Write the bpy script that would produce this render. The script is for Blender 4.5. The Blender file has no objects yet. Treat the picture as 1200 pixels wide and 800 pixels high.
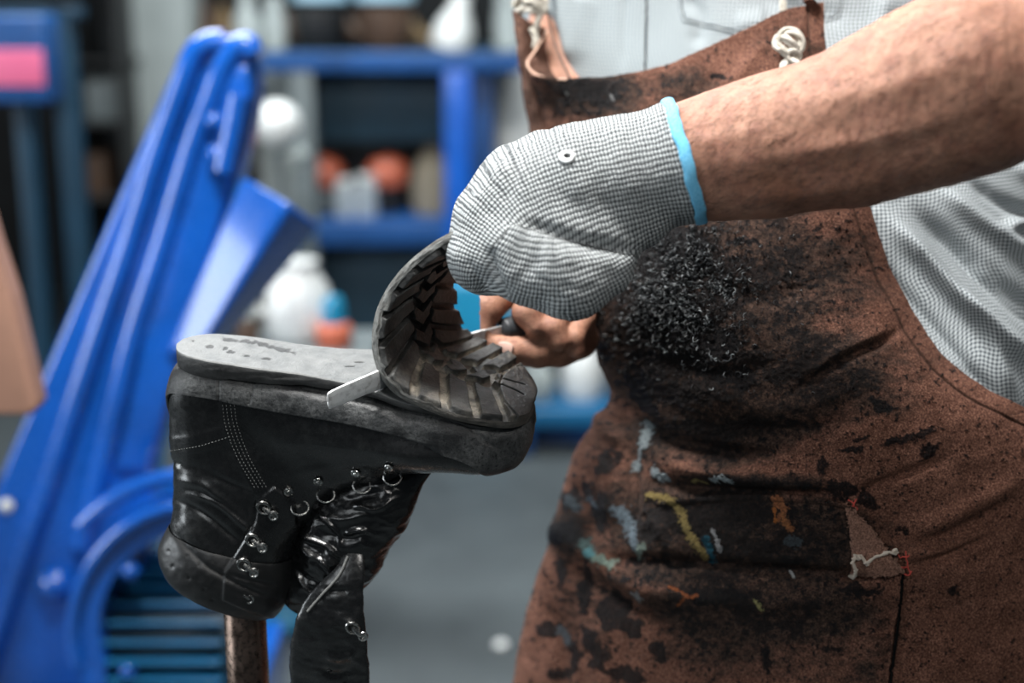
import bpy, math, random
import numpy as np
from mathutils import Vector, Matrix
from mathutils.bvhtree import BVHTree
R = math.radians
scn = bpy.context.scene
COL = scn.collection
random.seed(4)
RNG = np.random.default_rng(11)

# ------------------------------------------------------------------ camera
PITCH = R(14.0); CAM = np.array([0.0, 0.0, 1.30]); K = 36.0/1200/50.0
FW = np.array([0, math.cos(PITCH), -math.sin(PITCH)])
UP = np.array([0, math.sin(PITCH), math.cos(PITCH)])
RT = np.array([1.0, 0, 0])
def C(px, py, d):
    """measured photo position + distance from the lens -> point in the workshop (metres)"""
    px = np.asarray(px, float); py = np.asarray(py, float); d = np.asarray(d, float)
    u = (px-600)*K; v = (400-py)*K
    return CAM + d[..., None]*(FW + u[..., None]*RT + v[..., None]*UP)
def CA(a):
    a = np.asarray(a, float); return C(a[..., 0], a[..., 1], a[..., 2])
def proj(V):
    q = V-CAM; d = q@FW
    return 600+(q@RT)/d/K, 400-(q@UP)/d/K, d
cam = bpy.data.cameras.new('camera'); co = bpy.data.objects.new('camera', cam); COL.objects.link(co)
co.location = CAM; co.rotation_euler = (R(90)-PITCH, 0, 0)
cam.lens = 50; cam.sensor_width = 36; cam.clip_start = .05
cam.dof.use_dof = True; cam.dof.focus_distance = 1.165; cam.dof.aperture_fstop = 2.1
scn.camera = co

# ------------------------------------------------------------------ numpy noise
def _h(ix, iy, iz, s):
    n = (ix.astype(np.int64)*374761393 + iy.astype(np.int64)*668265263 + iz.astype(np.int64)*2147483647 + s*974634777) & 0x7fffffff
    n = (n ^ (n >> 13))*1274126177 & 0x7fffffff
    n = (n ^ (n >> 16)) & 0x7fffffff
    return n/float(0x7fffffff)
def vnoise(x, y, z=None, s=0):
    if z is None: z = np.zeros_like(x)
    ix, iy, iz = np.floor(x), np.floor(y), np.floor(z)
    fx, fy, fz = x-ix, y-iy, z-iz
    fx = fx*fx*(3-2*fx); fy = fy*fy*(3-2*fy); fz = fz*fz*(3-2*fz)
    r = 0
    for a in (0, 1):
        for b in (0, 1):
            for c in ((0, 1) if np.any(fz) else (0,)):
                w = (fx if a else 1-fx)*(fy if b else 1-fy)*(fz if c else 1-fz)
                r = r + w*_h(ix+a, iy+b, iz+c, s)
    return r*2-1
def fbm(x, y, z=None, s=0, o=4, g=.5):
    r = 0; a = 1; f = 1; t = 0
    for i in range(o):
        r = r + a*vnoise(x*f, y*f, None if z is None else z*f, s+i*17); t += a; a *= g; f *= 2.03
    return r/t
def sst(a, b, x):
    t = np.clip((x-a)/(b-a), 0, 1); return t*t*(3-2*t)
def segdist(x, y, pl):
    """distance to polyline and signed side, and arc parameter"""
    best = np.full(np.shape(x), 1e9); side = np.zeros(np.shape(x)); arc = np.zeros(np.shape(x)); L = 0
    for (x0, y0), (x1, y1) in zip(pl[:-1], pl[1:]):
        dx, dy = x1-x0, y1-y0; l = math.hypot(dx, dy)
        t = np.clip(((x-x0)*dx+(y-y0)*dy)/(l*l), 0, 1)
        d = np.hypot(x-x0-t*dx, y-y0-t*dy); m = d < best
        best = np.where(m, d, best); side = np.where(m, ((x-x0)*dy-(y-y0)*dx)/l, side); arc = np.where(m, L+t*l, arc); L += l
    return best, side, arc, L
def inpoly(x, y, pl):
    r = np.zeros(np.shape(x), bool); n = len(pl)
    for i in range(n):
        x0, y0 = pl[i]; x1, y1 = pl[(i+1) % n]
        if y0 == y1: continue
        r ^= ((y0 > y) != (y1 > y)) & (x < (x1-x0)*(y-y0)/(y1-y0)+x0)
    return r
def smooth_pl(pl, n=24):
    return [tuple(p) for p in cr(np.array(pl, float), n)]
def folds(x, y, lst):
    """sum of soft creases: (polyline, width px, height mm)"""
    r = np.zeros(np.shape(x))
    for pl, w, a in lst:
        P = smooth_pl(pl, 10) if len(pl) > 2 else pl
        xs = [p[0] for p in P]; ys = [p[1] for p in P]
        m = (x > min(xs)-3*w) & (x < max(xs)+3*w) & (y > min(ys)-3*w) & (y < max(ys)+3*w)
        if not m.any(): continue
        d, s, t, L = segdist(x[m], y[m], P)
        end = sst(0, .25, t/L)*sst(1.0, .75, t/L)*.85+.15
        r[m] += a*np.exp(-(d/w)**2)*end
    return r

# ------------------------------------------------------------------ curves
def cr(P, n, closed=False):
    P = np.asarray(P, float); k = len(P)
    if k == 2: 
        t = np.linspace(0, 1, n).reshape((-1,)+(1,)*(P.ndim-1)); return P[0]*(1-t)+P[1]*t
    t = np.linspace(0, k-1, n); i = np.clip(t.astype(int), 0, k-2); f = (t-i).reshape((-1,)+(1,)*(P.ndim-1))
    E = np.concatenate([[2*P[0]-P[1]], P, [2*P[-1]-P[-2]]])
    a, b, c, d = E[i], E[i+1], E[i+2], E[i+3]
    return .5*((2*b)+(-a+c)*f+(2*a-5*b+4*c-d)*f*f+(-a+3*b-3*c+d)*f**3)
def patch(G, m, n):
    G = np.asarray(G, float); A = cr(G, m); return np.swapaxes(cr(np.swapaxes(A, 0, 1), n), 0, 1)

# ------------------------------------------------------------------ meshes
def mk(name, V, F, mat=None, parent=None, smooth=True, attrs=None, uv=None):
    V = np.ascontiguousarray(V, np.float32).reshape(-1, 3)
    me = bpy.data.meshes.new(name)
    if isinstance(F, np.ndarray): fl = [F]
    else: fl = [np.asarray(f, np.int32) for f in F if len(f)]
    cnt = np.concatenate([np.full(len(f), f.shape[1], np.int32) for f in fl])
    loops = np.concatenate([f.astype(np.int32).ravel() for f in fl])
    me.vertices.add(len(V)); me.vertices.foreach_set('co', V.ravel())
    me.loops.add(len(loops)); me.loops.foreach_set('vertex_index', loops)
    me.polygons.add(len(cnt)); st = np.concatenate([[0], np.cumsum(cnt)[:-1]]).astype(np.int32)
    me.polygons.foreach_set('loop_start', st)
    me.update(calc_edges=True); me.validate()
    me.polygons.foreach_set('use_smooth', [smooth]*len(me.polygons))
    for k, a in (attrs or {}).items():
        a = np.asarray(a, np.float32)
        if a.ndim == 2 and a.shape[1] == 4:
            t = me.attributes.new(k, 'FLOAT_COLOR', 'POINT'); t.data.foreach_set('color', a.ravel())
        elif a.ndim == 2:
            t = me.attributes.new(k, 'FLOAT_VECTOR', 'POINT'); t.data.foreach_set('vector', a.ravel())
        else:
            t = me.attributes.new(k, 'FLOAT', 'POINT'); t.data.foreach_set('value', a.ravel())
    if mat: me.materials.append(mat)
    o = bpy.data.objects.new(name, me); COL.objects.link(o)
    if parent is not None: setpar(o, parent)
    return o
def setpar(o, p):
    o.parent = p
    def wm(q): return q.matrix_basis.copy() if q.parent is None else wm(q.parent) @ q.matrix_parent_inverse @ q.matrix_basis
    o.matrix_parent_inverse = wm(p).inverted()
def gridf(m, n, wrap=False, off=0, flip=False):
    i = np.arange(m-1)[:, None]; j = np.arange(n if wrap else n-1)[None, :]
    j2 = (j+1) % n
    F = np.stack([i*n+j, i*n+j2, (i+1)*n+j2, (i+1)*n+j], -1).reshape(-1, 4)+off
    return F[:, ::-1] if flip else F
def gnorm(P, wrap=False):
    du = np.gradient(P, axis=0)
    if wrap:
        dv = (np.roll(P, -1, 1)-np.roll(P, 1, 1))/2
    else: dv = np.gradient(P, axis=1)
    N = np.cross(du, dv); return N/np.maximum(np.linalg.norm(N, axis=-1, keepdims=True), 1e-12)
def slab(P, t, N=None):
    """front grid + back grid t behind, with closed rim -> V,F and copy index"""
    m, n = P.shape[:2]
    if N is None: N = gnorm(P)
    B = P-N*(np.asarray(t)[..., None] if np.ndim(t) else t)
    V = np.concatenate([P.reshape(-1, 3), B.reshape(-1, 3)])
    F = [gridf(m, n), gridf(m, n, off=m*n, flip=True)]
    idx = np.concatenate([np.arange(n), np.arange(1, m)*n+n-1, (m-1)*n+np.arange(n-2, -1, -1), np.arange(m-2, 0, -1)*n])
    nx = np.roll(idx, -1)
    F.append(np.stack([nx, idx, idx+m*n, nx+m*n], 1))
    return V, np.concatenate(F)
def tube_vf(path, r, sides=10, cap=True, off=0):
    P = np.asarray(path, float); n = len(P); r = np.broadcast_to(np.asarray(r, float), (n,))
    T = np.gradient(P, axis=0); T /= np.maximum(np.linalg.norm(T, axis=1, keepdims=True), 1e-12)
    a = np.array([0, 0, 1.]) if abs(T[0][2]) < .8 else np.array([1., 0, 0])
    u = np.cross(T[0], a); u /= np.linalg.norm(u); U = []
    for i in range(n):
        u = u-T[i]*np.dot(u, T[i]); u /= max(np.linalg.norm(u), 1e-9); U.append(u)
    U = np.array(U); W = np.cross(T, U)
    th = np.linspace(0, 2*np.pi, sides, endpoint=False)
    V = P[:, None]+r[:, None, None]*(np.cos(th)[None, :, None]*U[:, None]+np.sin(th)[None, :, None]*W[:, None])
    V = V.reshape(-1, 3); F = [gridf(n, sides, True, off)]
    if cap:
        c0, c1 = len(V)+off, len(V)+1+off
        V = np.concatenate([V, P[:1], P[-1:]]); k = np.arange(sides); k2 = (k+1) % sides
        F.append(np.stack([k2+off, k+off, np.full(sides, c0)], 1)); F.append(np.stack([(n-1)*sides+k+off, (n-1)*sides+k2+off, np.full(sides, c1)], 1))
    return V, F
def tube(name, path, r, mat, parent=None, sides=12, smoothn=0):
    P = np.asarray(path, float)
    if smoothn: 
        r = cr(np.asarray(r, float)[:, None], smoothn)[:, 0] if np.ndim(r) else r
        P = cr(P, smoothn)
    V, F = tube_vf(P, r, sides); return mk(name, V, F, mat, parent)
class MB:
    """collects shapes into ONE mesh"""
    def __init__(s): s.V = []; s.F = []; s.n = 0
    def add(s, V, F):
        V = np.asarray(V, float); F = F if isinstance(F, list) else [F]
        s.V.append(V)
        for f in F: s.F.append(np.asarray(f)+s.n)
        s.n += len(V); return s
    def tube(s, path, r, sides=10):
        V, F = tube_vf(path, r, sides); return s.add(V, F)
    def box(s, c, sz, rot=(0, 0, 0), bev=0.0):
        """box with bevelled edges"""
        import bmesh
        bm = bmesh.new(); bmesh.ops.create_cube(bm, size=1)
        for v in bm.verts: v.co = Vector((v.co.x*sz[0], v.co.y*sz[1], v.co.z*sz[2]))
        if bev: bmesh.ops.bevel(bm, geom=bm.edges[:], offset=bev, segments=3, affect='EDGES', profile=.5)
        from mathutils import Euler
        M = Matrix.Translation(Vector(c)) @ Euler(rot).to_matrix().to_4x4(); bm.transform(M)
        bmesh.ops.triangulate(bm, faces=[f for f in bm.faces if len(f.verts) > 4])
        bm.verts.index_update()
        V = [tuple(v.co) for v in bm.verts]; q = [[v.index for v in f.verts] for f in bm.faces if len(f.verts) == 4]; t = [[v.index for v in f.verts] for f in bm.faces if len(f.verts) == 3]
        bm.free(); return s.add(V, [np.array(a) for a in (q, t) if a])
    def lathe(s, c, prof, sides=28, M=None):
        """prof: list of (radius, height)"""
        th = np.linspace(0, 2*np.pi, sides, endpoint=False); pr = np.array(prof, float)
        V = np.stack([pr[:, 0, None]*np.cos(th), pr[:, 0, None]*np.sin(th), np.repeat(pr[:, 1, None], sides, 1)], -1).reshape(-1, 3)
        if M is not None: V = V@np.asarray(M.to_3x3()).T
        return s.add(V+np.asarray(c), gridf(len(pr), sides, True, flip=True))
    def torus(s, c, r, r2, nrm, n=28, k=8, ex=1.0, xdir=None):
        nrm = np.array(nrm, float); nrm /= np.linalg.norm(nrm)
        a = np.array(xdir, float) if xdir is not None else np.cross(nrm, [0, 0, 1.]); a = a-nrm*np.dot(a, nrm); a /= np.linalg.norm(a); b = np.cross(nrm, a)
        t = np.linspace(0, 2*np.pi, n+1); P = np.asarray(c)+r*ex*np.cos(t)[:, None]*a+r*np.sin(t)[:, None]*b
        return s.tube(P, r2, k)
    def prism(s, poly, axis_vec, bev=0.0):
        """extrude a 3-D polygon along a vector with bevelled edges"""
        import bmesh
        bm = bmesh.new(); vs = [bm.verts.new(p) for p in poly]; f = bm.faces.new(vs)
        r = bmesh.ops.extrude_face_region(bm, geom=[f]); bmesh.ops.translate(bm, verts=[g for g in r['geom'] if isinstance(g, bmesh.types.BMVert)], vec=Vector(axis_vec))
        bmesh.ops.recalc_face_normals(bm, faces=bm.faces)
        if bev: bmesh.ops.bevel(bm, geom=bm.edges[:], offset=bev, segments=4, affect='EDGES', profile=.5, clamp_overlap=True)
        bmesh.ops.triangulate(bm, faces=[f for f in bm.faces if len(f.verts) > 4])
        bm.verts.index_update()
        V = [tuple(v.co) for v in bm.verts]; q = [[v.index for v in f.verts] for f in bm.faces if len(f.verts) == 4]; t = [[v.index for v in f.verts] for f in bm.faces if len(f.verts) == 3]
        bm.free(); return s.add(V, [np.array(a) for a in (q, t) if a])
    def build(s, name, mat, parent=None, smooth=True, attrs=None):
        q = [f for f in s.F if f.shape[1] == 4]; t = [f for f in s.F if f.shape[1] == 3]
        fl = ([np.concatenate(q)] if q else [])+([np.concatenate(t)] if t else [])
        o = mk(name, np.concatenate(s.V), fl, mat, parent, smooth, attrs)
        if smooth:
            try: o.data.set_sharp_from_angle(angle=R(40))
            except Exception: pass
        return o
def tag(o, label=None, cat=None, group=None, kind=None):
    if label: o['label'] = label
    if cat: o['category'] = cat
    if group: o['group'] = group
    if kind: o['kind'] = kind
    return o
def empty(name, loc, label=None, cat=None, group=None, kind=None):
    o = bpy.data.objects.new(name, None); COL.objects.link(o); o.location = Vector([float(x) for x in loc]); o.empty_display_size = .05
    return tag(o, label, cat, group, kind)
def bvh_of(o): 
    me = o.data; return BVHTree.FromPolygons([v.co.copy() for v in me.vertices], [tuple(p.vertices) for p in me.polygons])
def hit(bvh, px, py):
    d = Vector(C(px, py, 1.0)-CAM).normalized(); l, n, i, t = bvh.ray_cast(Vector(CAM), d)
    if l is None:
        return None, None
    if n.dot(d) > 0: n = -n
    return np.array(l), np.array(n)
def on(bvh, pts, off=0.0, fb=None):
    """points of a traced line laid onto a surface"""
    out = []; last = fb
    for p in pts:
        l, n = hit(bvh, p[0], p[1])
        if l is None: 
            if last is not None: out.append(C(p[0], p[1], last))
            continue
        out.append(l+n*off); last = proj(out[-1][None])[2][0]
    return np.array(out)

# ------------------------------------------------------------------ implicit surfaces
def cone(P, a, b, ra, rb, sq=None):
    a = np.asarray(a, np.float32); ab = np.asarray(b, np.float32)-a; d = P-a
    t = np.clip((d@ab)/max(float(ab@ab), 1e-12), 0, 1)
    return np.sqrt((((d-t[:, None]*ab))**2).sum(1))-(ra+(rb-ra)*t)
def smin(a, b, k):
    h = np.clip(.5+.5*(b-a)/k, 0, 1); return b+(a-b)*h-k*h*(1-h)
def surfnet(fn, lo, hi, h):
    B = 8; lo = np.asarray(lo, float)
    nb = np.ceil((np.asarray(hi)-lo)/(h*B)).astype(int)+1; N = nb*B
    G = np.stack(np.meshgrid(*[np.arange(k) for k in nb], indexing='ij'), -1).reshape(-1, 3)
    cen = lo+(G*B+(B-1)/2)*h; d = fn(cen.astype(np.float32))
    act = G[np.abs(d) < h*B*1.35]
    A = np.ones(N, np.float32)
    A4 = A.reshape(nb[0], B, nb[1], B, nb[2], B)
    sg = np.sign(d).reshape(nb); A4[:] = np.where(sg == 0, 1, sg)[:, None, :, None, :, None]
    loc = np.stack(np.meshgrid(*[np.arange(B)]*3, indexing='ij'), -1).reshape(-1, 3)
    for s in range(0, len(act), 1500):
        g = act[s:s+1500]; I = (g[:, None]*B+loc[None]).reshape(-1, 3)
        v = fn((lo+I*h).astype(np.float32)); A[I[:, 0], I[:, 1], I[:, 2]] = v
    S = A < 0; 
    c = np.zeros(tuple(N-1), np.uint8)
    offs = [(a, b, e) for a in (0, 1) for b in (0, 1) for e in (0, 1)]
    for a, b, e in offs: c += S[a:N[0]-1+a, b:N[1]-1+b, e:N[2]-1+e]
    cells = np.argwhere((c > 0) & (c < 8)); idx = np.full(tuple(N-1), -1, np.int32); idx[tuple(cells.T)] = np.arange(len(cells))
    val = np.stack([A[cells[:, 0]+a, cells[:, 1]+b, cells[:, 2]+e] for a, b, e in offs], 1)
    O = np.array(offs, float); acc = np.zeros((len(cells), 3)); cnt = np.zeros(len(cells))
    for i in range(8):
        for j in range(i+1, 8):
            if np.abs(O[i]-O[j]).sum() != 1: continue
            m = (val[:, i] < 0) != (val[:, j] < 0); t = val[m, i]/(val[m, i]-val[m, j])
            acc[m] += O[i]+t[:, None]*(O[j]-O[i]); cnt[m] += 1
    V = lo+(cells+acc/cnt[:, None])*h; F = []
    for ax in range(3):
        o1, o2 = (ax+1) % 3, (ax+2) % 3
        s0 = [slice(1, N[k]-1) for k in range(3)]; s0[ax] = slice(0, N[ax]-1); s1 = list(s0); s1[ax] = slice(1, N[ax])
        p, q = S[tuple(s0)], S[tuple(s1)]; E = np.argwhere(p != q); w = p[tuple(E.T)]
        E = E+np.array([0 if k == ax else 1 for k in range(3)])
        d1 = np.zeros(3, int); d1[o1] = 1; d2 = np.zeros(3, int); d2[o2] = 1
        q4 = [idx[tuple(e.T)] for e in (E-d1-d2, E-d2, E, E-d1)]
        Q = np.stack(q4, 1); Q[~w] = Q[~w][:, ::-1]; F.append(Q)
    return V, np.concatenate(F)
def vnorm(V, F):
    n = np.cross(V[F[:, 2]]-V[F[:, 0]], V[F[:, 3]]-V[F[:, 1]]); N = np.zeros_like(V)
    for k in range(4): np.add.at(N, F[:, k], n)
    return N/np.maximum(np.linalg.norm(N, axis=1, keepdims=True), 1e-12)

# ------------------------------------------------------------------ materials
class NT:
    def __init__(s, name):
        s.m = bpy.data.materials.new(name); s.m.use_nodes = True; s.t = s.m.node_tree; s.N = s.t.nodes; s.L = s.t.links
        s.b = s.N['Principled BSDF']; s.out = s.N['Material Output']; s.tc = s.N.new('ShaderNodeTexCoord')
    def n(s, t, **k):
        o = s.N.new(t)
        for a, b in k.items(): setattr(o, a, b)
        return o
    def put(s, i, v):
        if isinstance(v, bpy.types.NodeSocket): s.L.new(v, i)
        elif isinstance(v, (tuple, list)) and len(v) == 3 and i.type == 'RGBA': i.default_value = (*v, 1)
        else: i.default_value = v
    def attr(s, name, out='Fac'):
        a = s.n('ShaderNodeAttribute'); a.attribute_name = name; return a.outputs[out]
    def noise(s, scale, detail=4, rough=.55, vec=None, dist=0, out='Fac'):
        o = s.n('ShaderNodeTexNoise'); o.inputs['Scale'].default_value = scale; o.inputs['Detail'].default_value = detail
        o.inputs['Roughness'].default_value = rough; o.inputs['Distortion'].default_value = dist
        s.L.new(vec if vec is not None else s.tc.outputs['Object'], o.inputs['Vector']); return o.outputs[out]
    def vor(s, scale, vec=None, feat='F1', out='Distance'):
        o = s.n('ShaderNodeTexVoronoi'); o.feature = feat; o.inputs['Scale'].default_value = scale
        s.L.new(vec if vec is not None else s.tc.outputs['Object'], o.inputs['Vector']); return o.outputs[out]
    def mapv(s, vec, sc, rot=(0, 0, 0)):
        o = s.n('ShaderNodeMapping'); s.L.new(vec, o.inputs['Vector']); o.inputs['Scale'].default_value = sc; o.inputs['Rotation'].default_value = rot; return o.outputs[0]
    def math(s, op, a, b=None, c=None, clamp=False):
        o = s.n('ShaderNodeMath', operation=op); o.use_clamp = clamp
        s.put(o.inputs[0], a)
        if b is not None: s.put(o.inputs[1], b)
        if c is not None: s.put(o.inputs[2], c)
        return o.outputs[0]
    def rng(s, v, a, b, c=0., d=1.):
        o = s.n('ShaderNodeMapRange'); s.put(o.inputs[0], v)
        for i, q in zip((1, 2, 3, 4), (a, b, c, d)): o.inputs[i].default_value = q
        return o.outputs[0]
    def mix(s, f, a, b, bt='MIX'):
        o = s.n('ShaderNodeMix', data_type='RGBA', blend_type=bt); s.put(o.inputs['Factor'], f)
        s.put(o.inputs[6], a); s.put(o.inputs[7], b); return o.outputs[2]
    def ramp(s, f, stops):
        o = s.n('ShaderNodeValToRGB'); s.L.new(f, o.inputs[0]); e = o.color_ramp.elements
        while len(e) < len(stops): e.new(.5)
        for q, (p, c) in zip(e, stops): q.position = p; q.color = (*c, 1)
        return o.outputs[0]
    def bump(s, h, st=.5, dist=.001, nrm=None):
        o = s.n('ShaderNodeBump'); o.inputs['Strength'].default_value = st; o.inputs['Distance'].default_value = dist; s.L.new(h, o.inputs['Height'])
        if nrm is not None: s.L.new(nrm, o.inputs['Normal'])
        return o.outputs[0]
    def fin(s, col=None, rough=None, metal=None, nrm=None, **k):
        for nm, v in (('Base Color', col), ('Roughness', rough), ('Metallic', metal), ('Normal', nrm)):
            if v is not None: s.put(s.b.inputs[nm], v)
        for a, b in k.items(): s.put(s.b.inputs[a.replace('_', ' ')], b)
        return s.m
def paint(name, col, rough=.45, metal=0., var=.25, scale=18, bump=.15, coat=0.):
    t = NT(name); n = t.noise(scale, 5); n2 = t.noise(scale*9, 3)
    c = t.mix(t.rng(n, .35, .75), tuple(x*(1-var) for x in col), tuple(min(1, x*(1+var*.6)) for x in col))
    return t.fin(c, t.rng(n2, .3, .7, rough*.8, min(1, rough*1.25)), metal, t.bump(n2, bump, .001), Coat_Weight=coat, Coat_Roughness=.15)
# ================================================================== BOOT
def leather(name, base, r0, r1, scuff, scale=260, bstr=.35, coat=.5):
    t = NT(name); o = t.tc.outputs['Object']
    cell = t.vor(scale*3.2, feat='DISTANCE_TO_EDGE'); n1 = t.noise(scale*.12, 6, .6); n2 = t.noise(scale*1.2, 4, .6)
    fine = t.noise(scale*.45, 8, .7)
    sc = t.math('MULTIPLY', t.rng(n1, .5, .74), t.rng(fine, .42, .68), clamp=True)
    col = t.mix(sc, base, scuff)
    ro = t.rng(n2, .3, .7, r0, r1)
    h = t.math('ADD', t.math('MULTIPLY', cell, .35), t.math('MULTIPLY', fine, .8))
    return t.fin(col, ro, 0., t.bump(h, bstr, .0012), Specular_IOR_Level=.5, Coat_Weight=coat, Coat_Roughness=.24)
M_leather = leather('black_leather', (.006, .0065, .007), .20, .36, (.035, .037, .037), 200, .12)
M_soft = leather('soft_black_leather', (.005, .0055, .006), .16, .30, (.02, .02, .02), 200, .22)
M_collar = leather('collar_leather', (.007, .0075, .008), .36, .52, (.03, .03, .03), 200, .25, .12)
def rubber(name, base, scuff, r=.55, amt=(.42, .66)):
    t = NT(name); n = t.noise(34, 7, .65); f = t.noise(420, 6, .75); st = t.noise(30, 6, .7, t.mapv(t.tc.outputs['Object'], (1.2, 6, 9)))
    m = t.math('MULTIPLY', t.rng(n, amt[0], amt[1]), t.rng(f, .3, .72), clamp=True)
    m = t.math('MAXIMUM', m, t.rng(st, .62, .74, 0, .7))
    d = t.attr('dirt'); k = t.attr('pale')
    c = t.mix(m, base, scuff)
    c = t.mix(t.math('MULTIPLY', k, t.rng(f, .25, .6, .35, 1.)), c, (.23, .24, .235))
    c = t.mix(t.math('MULTIPLY', d, t.rng(t.noise(160, 6, .8), .36, .56, .25, 1.)), c, (.40, .355, .29))
    return t.fin(c, t.rng(f, .3, .7, r-.1, r+.15), 0., t.bump(t.math('ADD', f, n), .5, .0012), Specular_IOR_Level=.4)
M_rand = rubber('scuffed_rubber_rand', (.014, .015, .016), (.13, .135, .135), .32, (.38, .60))
M_sole = rubber('outsole_rubber', (.018, .0185, .0185), (.105, .105, .10), .46, (.38, .62))
def mid_mat():
    t = NT('midsole_board'); n = t.noise(60, 7, .7); f = t.noise(500, 5, .7); bl = t.attr('dirt')
    c = t.mix(t.rng(n, .35, .68), (.085, .09, .09), (.165, .17, .168)); c = t.mix(t.rng(f, .58, .72, 0, .6), c, (.06, .06, .06))
    c = t.mix(t.attr('edge'), c, t.mix(t.rng(n, .4, .6), (.02, .02, .02), (.045, .046, .046)))
    c = t.mix(bl, c, (.008, .008, .008))
    return t.fin(c, t.rng(n, .3, .7, .42, .62), 0., t.bump(t.math('SUBTRACT', t.math('ADD', n, f), bl), .5, .0012), Specular_IOR_Level=.45)
M_mid = mid_mat()
def metal(name, col, rough, sc=60):
    t = NT(name); n = t.noise(sc, 6, .6); f = t.noise(sc*8, 4)
    return t.fin(t.mix(t.rng(n, .4, .65), tuple(c*.45 for c in col), col), t.rng(f, .3, .7, rough*.7, rough*1.4), 1., t.bump(f, .15, .0005))
M_hook = metal('nickel_hardware', (.62, .62, .60), .25)
M_steel = metal('worn_steel', (.40, .29, .235), .28, 30)
M_thread = paint('grey_thread', (.16, .165, .16), .6, var=.4, scale=900)

BD = 1.20
def bd(py):
    '''depth of the boot's upright middle plane'''
    return 1.1556/(math.cos(PITCH)+(400-np.asarray(py, float))*K*math.sin(PITCH))
SINT = [30, 30, 30, 30, 28, 26, 24, 22, 21, 21, 21, 21, 20, 18, 16, 15, 15]
SEC = [  # F (instep side), B (sole side), half width px, squareness on the sole side
 ((625,492),(625,484),3,2.5), ((618,513),(622,478),28,3), ((601,530),(606,468),53,4), ((564,536),(566,459),68,5), ((522,534),(524,455),71,6),
 ((490,538),(482,452),67,6), ((470,547),(430,446),60,6), ((452,560),(372,439),52,6), ((434,566),(312,430),47,6), ((416,573),(262,423),45,6),
 ((398,581),(222,421),42,4.5), ((384,590),(202,444),43,3), ((372,602),(199,500),44,2.4), ((357,618),(204,558),46,2.2), ((344,642),(201,606),49,2.2),
 ((334,682),(195,646),51,2.2), ((322,716),(202,672),50,2.2)]
def boot_sections(m):
    A = np.array([[*f, *b, w, n, s] for (f, b, w, n), s in zip(SEC, SINT)], float); return cr(A, m)
def boot_grid(m, n, grow=0.0):
    S = boot_sections(m); th = np.linspace(0, 2*np.pi, n, endpoint=False)
    Fp = C(S[:, 0], S[:, 1], bd(S[:, 1])); Bp = C(S[:, 2], S[:, 3], bd(S[:, 3]))
    c = (Fp+Bp)/2; e = (Bp-Fp)/2; w = np.maximum(S[:, 4], 1)*BD*K; si = np.sin(np.radians(S[:, 6])); cs = np.cos(np.radians(S[:, 6]))
    W = si[:, None]*UP+cs[:, None]*FW
    cx, sy = np.cos(th), -np.sin(th)      # sy<0 first: near side
    nn = np.where(cx[None] > 0, S[:, 5][:, None], 2.3)
    sx = np.sign(cx)[None]*np.abs(cx)[None]**(2/nn); ly = np.sign(sy)[None]*np.abs(sy)[None]**(2/np.minimum(nn, 3.2))
    P = c[:, None]+e[:, None]*sx[..., None]+(W*w[:, None])[:, None]*ly[..., None]
    N = gnorm(P, True)
    if (N[m//2, n//4]@(c[m//2]-P[m//2, n//4])) > 0: N = -N
    # pixel coordinate on the near side, mirrored for the far side
    Pm = P.copy(); mir = (-np.arange(n)) % n
    far = np.arange(n) > n//2; Pm[:, far] = P[:, mir][:, far]
    x, y, d = proj(Pm.reshape(-1, 3)); x = x.reshape(m, n); y = y.reshape(m, n)
    return P, N, x, y, th
HEELSEAM = [(268,474),(272,500),(285,535),(306,572)]
BACKSEAM = [(200,524),(235,518),(270,507)]
WR = [([(275,498),(340,512),(420,526),(500,540),(560,545)], 17, 3.2), ([(215,575),(255,590),(300,628)], 3, 2.2), ([(208,585),(245,606),(285,640)], 4, -1.8), ([(345,600),(360,630),(352,660)], 5, -1.2), ([(440,520),(500,528),(560,520)], 14, 1.0), ([(200,563),(235,567),(262,588),(292,612)], 5, 1.6), ([(203,572),(240,580),(285,608)], 5, -1.4), ([(200,548),(240,552),(300,590)], 6, -1.),
      ([(205,600),(240,640),(262,664)], 7, .8), ([(255,560),(300,578)], 4, -.8), ([(200,620),(230,650),(262,672),(322,700)], 3, -1.6),
      ([(262,668),(300,678),(325,682)], 2.5, -1.), ([(300,505),(380,540),(450,548)], 16, -1.0), ([(340,500),(420,520),(500,540)], 10, .8),
      ([(330,560),(400,545),(470,545)], 5, .6), ([(318,575),(300,590),(298,610),(264,668)], 2.2, -1.0), ([(200,470),(210,520),(206,560)], 8, -1.0),
      ([(205,590),(203,615)], 6, -1.2), ([(200,540),(212,545)], 4, -1.6)]
def boot_disp(x, y, P):
    h = folds(x, y, WR)
    q = P*1.0
    wr = fbm(q[..., 0]*38, q[..., 1]*30, q[..., 2]*46, 3, 3)
    h = h+1.3*wr*sst(480, 600, y)+.12*fbm(q[..., 0]*90, q[..., 1]*90, q[..., 2]*90, 8, 3)
    for pl in (HEELSEAM, BACKSEAM):
        d, s, a, L = segdist(x, y, smooth_pl(pl)); h = h+.55*sst(15, 12, d)*np.ones_like(h)-.5*np.exp(-((d-12)/1.2)**2)
    # quarter panel carrying the hooks stands proud
    pan = [(322,570),(303,585),(300,612),(264,668),(262,700),(330,730),(350,640),(345,590)]
    h = h+2.0*sst(-2, 2, np.where(inpoly(x, y, pan), 1, -1)*segdist(x, y, pan+[pan[0]])[0])
    return h*.001
MB_, NB_ = 420, 360
P0, N0, X0, Y0, TH = boot_grid(MB_, NB_)
boot = empty('boot', C(260, 735, 1.25), 'black leather work boot upside down on the steel post, sole half peeled off', 'boot')
Pu = P0+N0*boot_disp(X0, Y0, P0)[..., None]
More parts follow.
